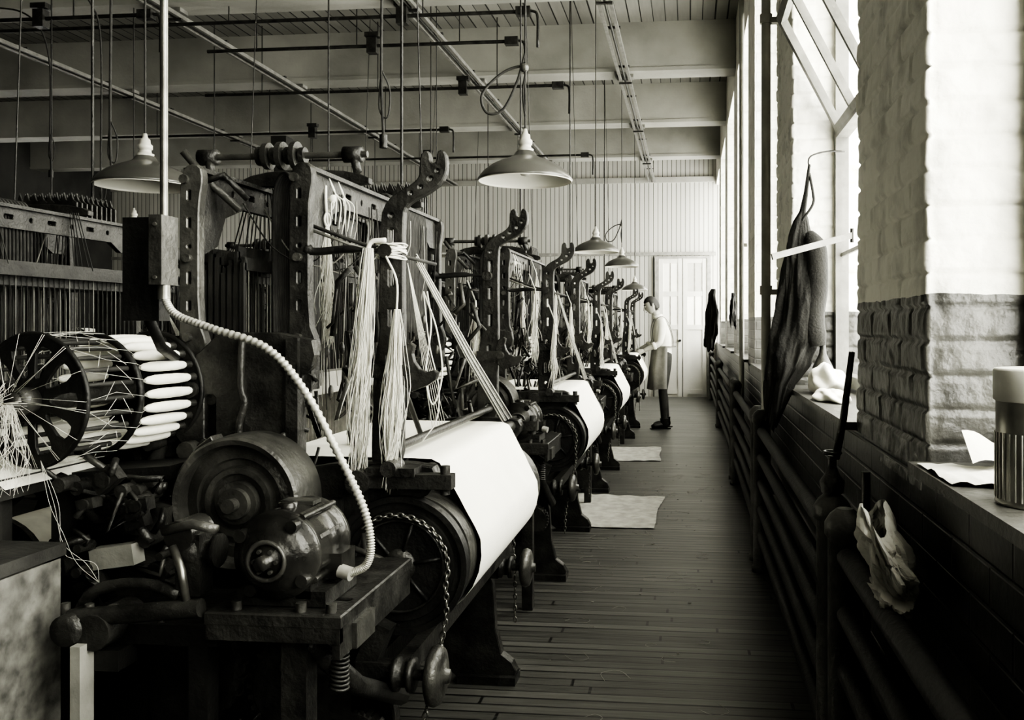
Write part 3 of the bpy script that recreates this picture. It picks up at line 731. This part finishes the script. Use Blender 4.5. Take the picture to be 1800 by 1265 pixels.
# hanks of yarn on the columns
b = B()
hank(b, (-.785, F1-.05, 1.52), (-.81, F1-.06, .97), 130, .010, .022, r=.0009, seed=1)
hank(b, (-.715, F1-.05, 1.37), (-.725, F1-.06, .95), 120, .006, .028, r=.0009, seed=2)
for k in range(12):
    b.ring((-.745+.003*math.sin(k*2.3), F1-.0, 1.50+.003*k), (.22*math.sin(k*1.3), .18*math.cos(k*2), 1), .036, .0022, 'thread', 18, 4)
b.tube(spline([(-.742, F1-.05, 1.54), (-.78, F1-.05, 1.535), (-.79, F1-.05, 1.50)], 5), .006, 'thread', 6)
b.tube(spline([(-.742, F1-.05, 1.5), (-.715, F1-.05, 1.44), (-.715, F1-.05, 1.36)], 5), .003, 'thread', 6)
b.obj('yarn_hank')
b = B()
hank(b, (-.955, F1+.1, 1.60), (-.955, F1+.1, 1.29), 70, .004, .012, seed=4, r=.0009)
b.ring((-.955, F1+.1, 1.61), (1, 0, 0), .018, .003, 'thread', 14, 5); b.ring((-.95, F1+.1, 1.65), (.4, 1, 0), .016, .003, 'thread', 14, 5)
b.tube(spline([(-.96, F1+.1, 1.7), (-.955, F1+.09, 1.66), (-.955, F1+.1, 1.6)], 4), .004, 'thread', 6)
b.obj('yarn_hank')
rh = random.Random(9)
hk = [(-.80, 1.1, 1.40, 1.12)]
for y in LY[1:]:
    hk += [(-.80, y-.06, 1.50, 1.14), (-.70, y-.05, 1.34, 1.02), (-.93, y+.25, 1.58, 1.3), (-.76, y+1.04, 1.45, 1.15), (-.86, y+.7, 1.5, 1.25)]
for y in LY[1:3]: hk += [(-.90, y+.55, 1.62, 1.38), (-.84, y+.9, 1.52, 1.22)]
for n, (x, dy, zt, zb) in enumerate(hk):
    b = B(); hank(b, (x, F1+dy, zt), (x+rh.uniform(-.01, .01), F1+dy, zb), 45, .005, rh.uniform(.010, .018), seed=10+n, r=.0012); b.ring((x, F1+dy, zt+.01), (1, .2, 0), .014, .003, 'thread', 12, 5)
    b.tube([(x, F1+dy, zt+.02), (x-.03, F1+dy-.01, zt+.10)], .003, 'thread', 5); b.obj('yarn_hank')
b = B()
b.tube(spline([(-.70, F1+.12, 1.42), (-.67, F1+.14, 1.32), (-.655, F1+.14, 1.2), (-.68, F1+.14, 1.12), (-.70, F1+.14, 1.2), (-.685, F1+.14, 1.33), (-.69, F1+.12, 1.42)], 8), .0025, 'thread', 6)
b.tube(spline([(-.70, F1+.12, 1.42), (-.69, F1+.14, 1.28), (-.665, F1+.14, 1.17), (-.67, F1+.14, 1.08), (-.71, F1+.14, 1.02)], 8), .002, 'thread', 6)
b.obj('looped_cord')
# loose threads hanging from the battery hub
b = B()
HX, HY = -1.407, 1.69
hank(b, (HX, HY, 1.165), (HX+.02, HY-.02, .99), 36, .010, .034, seed=21, r=.0005, wild=.03)
rn = random.Random(5)
for k in range(26):
    a_ = rn.uniform(0, 2*PI); l = rn.uniform(.015, .045)
    b.tube(spline([(HX, HY-.01, 1.17), (HX+l*.5*math.cos(a_)+.01, HY-.03, 1.17+l*.5*math.sin(a_)), (HX+.02+l*math.cos(a_), HY-.02, 1.17+l*math.sin(a_))], 4), .0005, 'thread', 3)
for k in range(3):
    b.tube(spline([(-1.34, 1.70, 1.05), (-1.32+.01*k, 1.70, .96), (-1.29, 1.70, .90-.02*k), (-1.26+.02*k, 1.70, .84), (-1.21, 1.70, .80)], 6), .0005, 'thread', 3)
b.obj('loose_threads')

# wooden bin and cloth table at lower left
b = B()
b.bx(-1.75, -1.265, 1.48, 1.52, 0, .86, 'wood_bin'); b.bx(-1.295, -1.265, 1.52, 1.66, 0, .86, 'wood_bin'); b.bx(-1.75, -1.72, 1.52, 1.66, 0, .86, 'wood_bin'); b.bx(-1.75, -1.265, 1.62, 1.66, 0, .86, 'wood_bin'); b.bx(-1.75, -1.265, 1.5, 1.66, 0, .05, 'wood_bin')
b.bx(-1.75, -1.26, 1.47, 1.67, .865, .89, 'wood_dark'); b.bx(-1.32, -1.305, 1.47, 1.48, 0, .86, 'wood_dark')
b.obj('wooden_bin')
b = B()
b.grid(14, 8, lambda u, v: (-1.95+u*.53, 1.70+v*.3, 1.025-.008*math.sin(u*9)-max(0, u-.93)*.5), 'cloth_white')
b.bx(-1.95, -1.44, 1.71, 2.01, .96, 1.005, 'wood_dark'); b.bx(-1.95, -1.46, 1.72, 1.74, .2, .96, 'wood_dark')
for x in (-1.92, -1.49):
    for y in (1.76, 1.97): b.bx(x-.02, x+.02, y-.02, y+.02, 0, .96, 'wood_dark')
b.obj('cloth_table')

# ------------------------------------------------------------------ pendant lamps
def lamp(x, y, z, loop=False, sc=1.0):
    b = B()
    R = .203*sc
    out = [(0, R), (.004, R+.003), (.010, R), (.018, R*.97), (.04, R*.88), (.065, R*.72), (.085, R*.52), (.097, R*.36), (.108, R*.25), (.125, R*.2), (.13, R*.16)]
    b.lathe((x, y, z), (0, 0, 1), out, 'enamel_out', 48, True, False)
    inn = [(t-.003, max(r-.003, .01)) for t, r in out]
    b.lathe((x, y, z), (0, 0, 1), inn[::-1], 'enamel_in', 48, True, False)
    b.lathe((x, y, z+.125), (0, 0, 1), [(0, .034), (.012, .036), (.016, .026), (.03, .024), (.033, .03), (.05, .03), (.056, .022), (.075, .020), (.08, .012), (.10, .008), (.10, .001)], 'porcelain', 20)
    b.lathe((x, y, z+.02), (0, 0, 1), [(0, .001), (.004, .018), (.02, .03), (.04, .028), (.065, .015), (.10, .014)], 'bulb_glass', 16)
    b.cyl((x, y, z+.22), (x, y, 4.6), .0045, 'cord', 6)
    if loop:
        b.ball((x-.005, y, z+.49), .020, 'iron_grey', 14, 10)
        b.tube(spline([(x, y, z+.28), (x-.01, y, z+.38), (x-.005, y, z+.49), (x-.10, y, z+.47), (x-.19, y, z+.38), (x-.17, y, z+.30), (x-.10, y, z+.31), (x-.04, y, z+.42), (x, y, z+.55)], 8), .006, 'cord', 6)
    b.lathe((x, y, 4.56), (0, 0, 1), [(0, .02), (.02, .045), (.04, .05)], 'porcelain', 16)
    b.obj('pendant_lamp')
lamp(-.707, 3.76, 1.955, True); lamp(-.82, 7.7, 1.975); lamp(-.79, 10.3, 2.02, True); lamp(-.85, 13.7, 1.88)
lamp(-2.33, 3.57, 1.93, False); lamp(-4.77, 7.15, 2.12)
lamp(-2.4, 8.2, 2.0); lamp(-2.4, 12.2, 2.0)

# ceiling conduit tracks
for X_ in (-.7, -2.35, -4.45, -6.5):
    b = B()
    for dx in (-.05, .05): b.bx(X_+dx-.014, X_+dx+.014, YB, WB-.1, 3.995, 4.03, 'track_wood')
    b.cyl((X_+.0, YB, 4.01), (X_, WB-.1, 4.01), .012, 'iron', 8)
    y = YB+.3
    while y < WB-.3:
        b.bx(X_-.075, X_+.075, y-.02, y+.02, 4.03, 4.045, 'iron'); y += 1.21
    for k in range(-1, 6):
        yy = 4.81+BAY*k
        if yy < WB: b.bx(X_-.09, X_+.09, yy-.06, yy+.06, 4.035, 4.069, 'track_wood'); b.box((X_, yy, 3.985), (.14, .03, .018), 'iron')
    b.obj('ceiling_track')
for (y, z, xa, xb, bx_) in ((7.2, 3.93, -6.5, -1.37, -2.4), (7.85, 3.90, -4.5, -1.6, -2.9), (9.2, 3.86, -5.3, -1.38, -2.4), (13.2, 3.9, -6.7, -1.57, -4), (11.3, 3.9, -8, -3.2, -5), (6.6, 3.80, -8, -4.3, -5.2)):
    b = B()
    b.cyl((xa, y, z), (xb, y, z), .016, 'iron', 10)
    b.box((xb, y, z), (.12, .07, .07), 'iron'); b.box((bx_, y, z), (.09, .08, .14), 'iron'); b.box((bx_, y, z+.1), (.13, .08, .04), 'iron')
    b.tube(spline([(xb, y, z), (xb+.08, y, z), (xb+.12, y, z-.05), (xb+.12, y, z-.3)], 4), .012, 'iron', 8)
    for k in range(3):
        xx = xa+(xb-xa)*(k+.5)/3; b.cyl((xx, y, z), (xx, y, 4.6), .006, 'iron', 6)
    b.obj('cross_conduit')
def rod(p0, p1, r=.006):
    b = B(); b.cyl(p0, p1, r, 'iron', 6); b.box(p0, (.03, .03, .02), 'iron'); b.obj('drop_rod')
for y in LY:
    rod((-1.12, F2+y+.1, 1.75), (-1.12, F2+y+.1, 4.6)); rod((-1.04, F2+y+.12, 1.75), (-1.12, F2+y+.12, 4.6), .003)
for n in range(5):
    rod((-2.5, F2+P*n+.22, 1.75), (-2.5, F2+P*n+.22, 4.6)); rod((-5.1, F2+P*n+.9, 1.75), (-5.1, F2+P*n+.9, 4.6)); rod((-3.5, F2+P*n+1, 1.9), (-3.4, F2+P*n+1, 4.6), .004)
# long service cables dropping in curves on the left
for (x, y, z) in ((-3.0, 4.3, 2.1), (-4.4, 6.2, 2.2), (-1.4, 3.9, 2.2), (-5.2, 6.7, 2.6)):
    b = B()
    b.tube(spline([(x-.5, y, 3.95), (x-.25, y, 3.9), (x-.08, y, 3.75), (x, y, 3.45), (x, y, z+.3), (x+.01, y, z)], 6), .007, 'cord', 6)
    b.cyl((x+.01, y, z-.06), (x+.01, y, z), .018, 'iron', 10); b.cyl((x-.5, y, 3.95), (x-.5, y, 4.6), .008, 'iron', 6)
    b.tube(spline([(x, y, z+.3), (x+.04, y, z+.2), (x+.03, y, z+.08), (x-.01, y, z+.12), (x, y, z+.3)], 6), .004, 'cord', 5)
    b.obj('hanging_cable')
for y in (12.3,):
    b = B(); b.bx(-5.99, -5.82, y-.09, y+.09, 0, 4.065, 'dull_wall'); b.bx(-6.02, -5.79, y-.12, y+.12, 3.9, 4.066, 'dull_wall'); b.obj('support_column')

# ------------------------------------------------------------------ floor cloths
def floor_paper(cx, cy, w, l, a, seed):
    b = B(); R = Matrix.Rotation(a, 3, 'Z')
    def f(u, v):
        e = .014*abs(mnoise.noise(Vector((u*4, v*4, seed))))+.007*math.sin(v*20)**2
        xx = (u-.5)*w+.012*math.sin(v*7+seed)*(u-.2); yy = (v-.5)*l+.015*math.sin(u*6+seed)
        p = R@Vector((xx, yy, 0)); return (cx+p.x, cy+p.y, .006+abs(e))
    b.grid(34, 60, f, 'paper_floor'); b.obj('floor_cloth')
floor_paper(-.58, 6.3, .72, 1.05, -.04, 1); floor_paper(-.62, 9.1, .64, .95, .03, 2)
b = B(); rn = random.Random(11)
for k in range(80):
    x = rn.uniform(-.65, .1); y = rn.uniform(2.6, 8); a_ = rn.uniform(0, 6); l = rn.uniform(.02, .09)
    b.tube(spline([(x, y, .003), (x+l*math.cos(a_), y+l*math.sin(a_), .004), (x+l*1.5*math.cos(a_+.6), y+l*1.5*math.sin(a_+.6), .003), (x+l*1.2*math.cos(a_+1.3), y+l*1.3*math.sin(a_+1.3), .003)], 4), .0008, 'cord_light', 3)
for k in range(40):
    x = rn.uniform(-.6, .1); y = rn.uniform(2.8, 9); b.ball((x, y, .004), rn.uniform(.003, .007), 'cord_light', 6, 4, (1.5, 1, .5))
b.obj('floor_lint')

# ------------------------------------------------------------------ sill objects
b = B()
cx, cy = .558, 1.47
b.lathe((cx, cy, 1.046), (0, 0, 1), [(0, .068), (.003, .070), (.006, .068), (.165, .068), (.168, .071), (.172, .068), (.178, .068)], 'tin', 40)
b.lathe((cx, cy, 1.21), (0, 0, 1), [(0, .0695), (.002, .072), (.048, .072), (.052, .070), (.052, .058), (.05, .001)], 'tin_label', 40)
for k in range(40):
    A = 2*PI*k/40; b.cyl((cx+.068*math.cos(A), cy+.068*math.sin(A), 1.055), (cx+.068*math.cos(A), cy+.068*math.sin(A), 1.16), .0022, 'tin', 4)
b.obj('tin_can')
b = B()
b.grid(14, 10, lambda u, v: (.462+u*.16, 1.62+v*.24-.05*u, 1.049+.012*abs(mnoise.noise(Vector((u*4, v*3, 0))))+.0), 'paper')
b.obj('paper_sheet')
b = B(); b.grid(10, 8, lambda u, v: (.535+u*.12, 1.74+.07*v+.05*u, 1.068+v*.055-.04*u*v+.006*math.sin(u*7)), 'paper'); b.obj('paper_sheet')
# crumpled paper bag resting on the radiator
b = B()
def bag(u, v):
    A = 2*PI*u
    w = (.055+.07*math.sin(PI*min(1, v*1.25+.12))) if v < .7 else .118*(1-(v-.7)/.42)
    dx = .028+.018*math.sin(PI*v)
    q = Vector((math.cos(A)*1.3, math.sin(A)*1.3, v*2.2))
    vo = mnoise.voronoi(q*1.4)[0]; cr = (vo[1]-vo[0])*.04-.012+.005*mnoise.noise(q*6)
    f = 1+cr/.06
    return (.405+dx*math.cos(A)*f+.05*(v-.5)*(v < .7), 1.86+w*math.sin(A)*f-.10*(v-.4), .930-.19*v+.03*math.sin(A*2+1)*(1-v))
b.grid(64, 40, bag, 'paper_bag', False)
b.obj('crumpled_paper_bag')
# rag bundle on sill and small oil can
b = B()
def rag(c, sx, sy, sz, seed):
    def f(u, v):
        th = PI*v; ph = 2*PI*u
        d = Vector((math.sin(th)*math.cos(ph), math.sin(th)*math.sin(ph), math.cos(th)))
        r = .85+.28*mnoise.noise(d*1.6+Vector((seed, 0, 0)))+.10*math.sin(ph*5+d.z*4+seed)*math.sin(th)
        return (c[0]+sx*d.x*r, c[1]+sy*d.y*r, max(1.047, c[2]+sz*d.z*r))
    return f
b.grid(50, 30, rag((.57, 3.78, 1.10), .085, .13, .075, 1.1), 'cloth_white'); b.grid(50, 26, rag((.54, 3.45, 1.06), .07, .20, .03, 5.1), 'cloth_white')
b.obj('rag_bundle')
b = B()
b.lathe((.585, 3.98, 1.046), (0, 0, 1), [(0, .05), (.06, .05), (.10, .045), (.13, .03), (.16, .016), (.20, .012), (.202, .001)], 'iron_grey', 20)
b.obj('oil_can')

# hanging garments
def garment(cx, cy, prof, m, folds=5, seed=0, fold=.12):
    """prof: (z, half width along y, half depth x, x offset, y offset)"""
    b = B(); n = 120; vs = []; fs = []; P_ = []
    for i in range(len(prof)-1):
        for k in range(8):
            t = k/8; t2 = t*t*(3-2*t)*.4+t*.6
            P_.append([prof[i][j]*(1-t2)+prof[i+1][j]*t2 for j in range(5)])
    P_.append(list(prof[-1]))
    for ri, (z, w, d, ox, oy) in enumerate(P_):
        for i in range(n):
            A = 2*PI*i/n
            t = ri/len(P_); ramp = min(1, t*2.2+.15)
            c_, s_ = math.cos(A), math.sin(A)
            wob = mnoise.noise(Vector((c_, s_, t*2.5+seed)))*1.8
            f = 1+fold*math.sin(A*folds+seed+t*2.5+wob)*ramp
            f += (.45*mnoise.noise(Vector((c_*1.5, s_*1.5, t*4+seed)))+.20*mnoise.noise(Vector((c_*3.5, s_*3.5, t*9+seed)))+.07*mnoise.noise(Vector((c_*9, s_*9, t*24+seed))))*ramp
            vs.append((cx+ox+d*f*c_, cy+oy+w*f*s_, z+(.04*math.sin(A*2+seed)+.06*mnoise.noise(Vector((c_*2, s_*2, seed))))*t))
    for j in range(len(P_)-1):
        for i in range(n):
            k = (i+1) % n; fs.append((j*n+i, j*n+k, (j+1)*n+k, (j+1)*n+i))
    b.add(vs, fs, m, True)
    return b
g = garment(.475, 4.08, [(2.06, .010, .006, .065, 0), (1.93, .014, .010, .05, 0), (1.84, .022, .014, .035, 0), (1.79, .05, .034, .03, 0), (1.70, .08, .052, .025, 0), (1.60, .10, .07, .02, 0), (1.45, .12, .095, .015, 0), (1.28, .14, .115, .0, 0), (1.17, .13, .090, -.03, -.0), (1.08, .12, .06, -.075, 0), (.97, .09, .045, -.095, 0), (.89, .05, .028, -.105, .02)], 'garment', 5, 1)
g.tube(spline([(.53, 4.0, 1.74), (.555, 3.96, 1.66), (.56, 3.96, 1.50), (.545, 3.96, 1.36), (.56, 3.95, 1.24)], 5), [.02, .028, .034, .04]+[.045]*15+[.040, .034], 'garment', 12)
g.tube(spline([(.50, 4.02, 1.80), (.545, 4.0, 1.87), (.55, 4.04, 1.93), (.54, 4.08, 2.02)], 5), .006, 'garment', 6)
g.obj('hanging_coat')
garment(.30, 12.4, [(1.84, .03, .03, .03, 0), (1.76, .08, .05, .01, 0), (1.5, .13, .08, 0, 0), (1.2, .15, .09, -.01, 0), (1.02, .13, .08, -.02, 0)], 'garment2', 5, 2).obj('hanging_coat')
garment(.44, 9.0, [(1.66, .02, .02, 0, 0), (1.6, .07, .03, 0, 0), (1.45, .09, .035, 0, 0), (1.33, .07, .03, 0, 0)], 'garment2', 5, 4).obj('hanging_coat')
b = B()
p0 = Vector((.34, 3.72, 1.615)); p1 = Vector((.69, 3.86, 1.715)); d = p1-p0
b.box((p0+p1)/2, (d.length, .012, .026), 'wood_grey', d.to_track_quat('X', 'Z').to_matrix().to_4x4()); b.cyl(p1-Vector((.0, 0, .03)), p1+Vector((0, 0, .03)), .008, 'iron', 8)
b.obj('window_stay_bar')
b = B(); b.tube(spline([(.70, 4.1, 2.12), (.62, 4.09, 2.12), (.55, 4.08, 2.10), (.535, 4.08, 2.07), (.545, 4.08, 2.05)], 5), .004, 'iron', 6); b.obj('coat_hook')

# ------------------------------------------------------------------ the weaver
def build_man():
    root = bpy.data.objects.new('mill_worker', None); COL.objects.link(root)
    J = {}; E = []
    def j(n, p, r, par=None):
        J[n] = (p, r, len(J));
        if par: E.append((J[par][2], J[n][2]))
    j('pelvis', (0, 0, .94), (.155, .125))
    j('waist', (-.005, 0, 1.06), (.145, .115), 'pelvis'); j('chest', (-.015, 0, 1.24), (.165, .125), 'waist'); j('uchest', (-.04, 0, 1.36), (.15, .105), 'chest')
    j('neck0', (-.075, 0, 1.455), (.062, .062), 'uchest'); j('neck', (-.105, 0, 1.51), (.055, .055), 'neck0'); j('headb', (-.125, 0, 1.56), (.06, .06), 'neck')
    for s, n in ((-1, 'l'), (1, 'r')):
        j(n+'sh', (-.05, s*.17, 1.385), (.066, .066), 'uchest'); j(n+'ua', (-.06, s*.205, 1.27), (.056, .056), n+'sh')
        ex = -.09 if s < 0 else -.10
        j(n+'el', (ex, s*.215, 1.12), (.045, .045), n+'ua'); j(n+'fa', (ex-.12, s*.20, 1.07), (.038, .038), n+'el'); j(n+'wr', (ex-.215, s*.17, 1.03), (.027, .027), n+'fa')
        fx = -.03 if s < 0 else .04
        j(n+'hip', (.0, s*.095, .87), (.10, .10), 'pelvis'); j(n+'th', (-.01+fx*.3, s*.105, .68), (.086, .086), n+'hip'); j(n+'kn', (-.015+fx*.6, s*.11, .49), (.063, .063), n+'th')
        j(n+'cf', (.0+fx*.8, s*.11, .33), (.058, .058), n+'kn'); j(n+'an', (.015+fx, s*.11, .10), (.043, .043), n+'cf')
    names = sorted(J, key=lambda k: J[k][2])
    me = bpy.data.meshes.new('body'); me.from_pydata([J[k][0] for k in names], E, [])
    ob = bpy.data.objects.new('body_tmp', me); COL.objects.link(ob)
    sk = ob.modifiers.new('s', 'SKIN'); sd = ob.modifiers.new('d', 'SUBSURF'); sd.levels = 2
    for i, k in enumerate(names):
        me.skin_vertices[0].data[i].radius = J[k][1]; me.skin_vertices[0].data[i].use_root = (k == 'pelvis')
    bm = bpy.data.meshes.new_from_object(ob.evaluated_get(bpy.context.evaluated_depsgraph_get()))
    bpy.data.objects.remove(ob)
    for n in ('shirt', 'trousers', 'skin'): bm.materials.append(MATS[n])
    bm.name = 'body'
    for p in bm.polygons:
        c = p.center; p.use_smooth = True
        if c.z > 1.485 and abs(c.y) < .1: k = 2
        elif c.x < -.17 and c.z < 1.2 and abs(c.y) > .12: k = 2
        elif c.z < 1.0 and abs(c.y) < .24: k = 1
        else: k = 0
        p.material_index = k
    body = bpy.data.objects.new('body', bm); COL.objects.link(body); body.parent = root
    b = B(); nu, nv = 32, 22; vs = []; H = Matrix.Translation((-.165, 0, 1.625))@Matrix.Rotation(-.38, 4, 'Y')
    for a in range(nv+1):
        th = PI*a/nv
        for i in range(nu):
            ph = 2*PI*i/nu; x = math.sin(th)*math.cos(ph); y = math.sin(th)*math.sin(ph); z = math.cos(th)
            X = x*.098; Y = y*.076; Z = z*.118
            if z < 0: Y *= 1-.30*(-z)**1.3; X *= (1-.12*(-z)) if x < 0 else (1-.45*(-z))
            if x < 0 and -.5 < z < 0.2 and abs(y) < .3: X -= .004
            if x < -.8 and abs(z-.08) < .12: X += .006
            if z < -.6 and x < -.1: X -= .008
            vs.append(H@Vector((X, Y, Z)))
    fs = [(a*nu+i, (a+1)*nu+i, (a+1)*nu+(i+1) % nu, a*nu+(i+1) % nu) for a in range(nv) for i in range(nu)]
    b.add(vs, fs, 'skin', True)
    def hp(*p): return H@Vector(p)
    b.tube([hp(-.092, 0, .02), hp(-.105, 0, -.005), hp(-.118, 0, -.025), hp(-.098, 0, -.034)], [.008, .010, .013, .008], 'skin', 8)
    for s in (-1, 1):
        b.ball(hp(-.088, s*.030, .012), .009, 'porcelain', 10, 8); b.ball(hp(-.095, s*.030, .012), .005, 'hair', 8, 6)
        b.tube([hp(-.096, s*.015, .034), hp(-.094, s*.032, .038), hp(-.084, s*.047, .032)], .004, 'hair', 6)
        e = hp(.005, s*.077, -.002); b.ball(e, .02, 'skin', 10, 8, (.7, .35, 1.4))
    b.tube([hp(-.094, -.022, -.06), hp(-.102, 0, -.058), hp(-.094, .022, -.06)], .005, 'leather', 6)
    vs = []
    for a in range(nv+1):
        th = PI*a/nv
        for i in range(nu):
            ph = 2*PI*i/nu; x = math.sin(th)*math.cos(ph); y = math.sin(th)*math.sin(ph); z = math.cos(th)
            k = 1.07
            lim = .42 if x < -.2 else (-.05 if x < .25 else -.55)
            if z < lim: k = .9
            vs.append(H@Vector((x*.098*k, y*.076*k, z*.118*k)))
    b.add(vs, fs, 'hair', True)
    for s, ex in ((-1, -.305), (1, -.315)):
        y0 = s*.17
        b.tube([(ex+.02, y0, 1.035), (ex-.01, y0-s*.004, 1.022), (ex-.05, y0-s*.01, 1.008), (ex-.085, y0-s*.012, 1.0)], [.025, .031, .036, .028], 'skin', 10)
        for q, ln in enumerate((.062, .072, .076, .066)):
            yy = y0-s*.012+(q-1.5)*.019
            b.tube(spline([(ex-.08, yy, 1.002), (ex-.08-ln*.45, yy+(q-1.5)*.003, 1.004), (ex-.08-ln*.8, yy+(q-1.5)*.004, .996), (ex-.08-ln, yy+(q-1.5)*.004, .986)], 3), .0088, 'skin', 8)
        b.tube(spline([(ex-.025, y0-s*.03, 1.015), (ex-.05, y0-s*.05, 1.005), (ex-.08, y0-s*.058, .995)], 3), .0105, 'skin', 8)
        wx, wz = (-.09 if s < 0 else -.10), 1.12
        b.lathe((wx-.055, s*.209, wz-.02), (-.12, -s*.015, -.05), [(0, .046), (.004, .052), (.035, .05), (.038, .042)], 'shirt', 16)
    for s, fx in ((-1, -.03), (1, .04)):
        x = .015+fx
        b.tube([(x+.05, s*.11, .045), (x+.02, s*.11, .05), (x-.05, s*.113, .048), (x-.12, s*.118, .038), (x-.17, s*.12, .03)], [.035, .043, .042, .040, .024], 'leather', 14)
        b.bx(x-.185, x+.08, s*.115-.038, s*.115+.038, 0, .014, 'leather')
        b.lathe((x, s*.11, .05), (0, 0, 1), [(0, .05), (.04, .052), (.09, .055)], 'leather', 14)
    def ap(u, v):
        A = math.radians(-100+200*u); z = 1.08-v*.56
        rx = .135+.05*v+.012*math.sin(A*6+v); ry = .185+.025*v+.01*math.sin(A*7)
        return (-.01-rx*math.cos(A)-.02*v, ry*math.sin(A), z+.01*math.sin(A*3))
    b.grid(48, 20, ap, 'apron')
    b.ring((-.008, 0, 1.08), (0, 0, 1), .165, .008, 'apron', 28, 6)
    for s in (-1, 1): b.tube(spline([(-.14, s*.06, 1.1), (-.165, s*.07, 1.25), (-.13, s*.08, 1.42), (-.03, s*.07, 1.475), (.06, s*.05, 1.38), (.12, s*.02, 1.2), (.125, 0, 1.09)], 5), .005, 'apron', 6)
    b.lathe((-.078, 0, 1.465), (-.35, 0, 1), [(0, .066), (.01, .070), (.03, .064), (.034, .056)], 'shirt', 20)
    b.obj('head_hands_and_clothes', root)
    root.location = (-.335, 11.5, 0); root.rotation_euler = (0, 0, math.radians(12)); root.scale = (.98, .98, .98)
build_man()

# ------------------------------------------------------------------ light, camera
w = bpy.data.worlds.new('World'); S.world = w; w.use_nodes = True
bg = w.node_tree.nodes['Background']; bg.inputs[0].default_value = (1, .988, .925, 1); bg.inputs[1].default_value = 12.0

cam = bpy.data.cameras.new('Camera'); co = bpy.data.objects.new('Camera', cam); COL.objects.link(co); S.camera = co
cam.sensor_width = 36; cam.sensor_fit = 'HORIZONTAL'; cam.lens = 36*1550/1800
cam.shift_x = -.083; cam.shift_y = -60.5/1800; cam.clip_start = .05
co.location = (0, 0, 1.33); co.rotation_euler = (PI/2, 0, math.radians(6))
S.view_settings.view_transform = 'AgX'
try: S.view_settings.look = 'AgX - High Contrast'
except Exception: pass
S.view_settings.exposure = 0.6
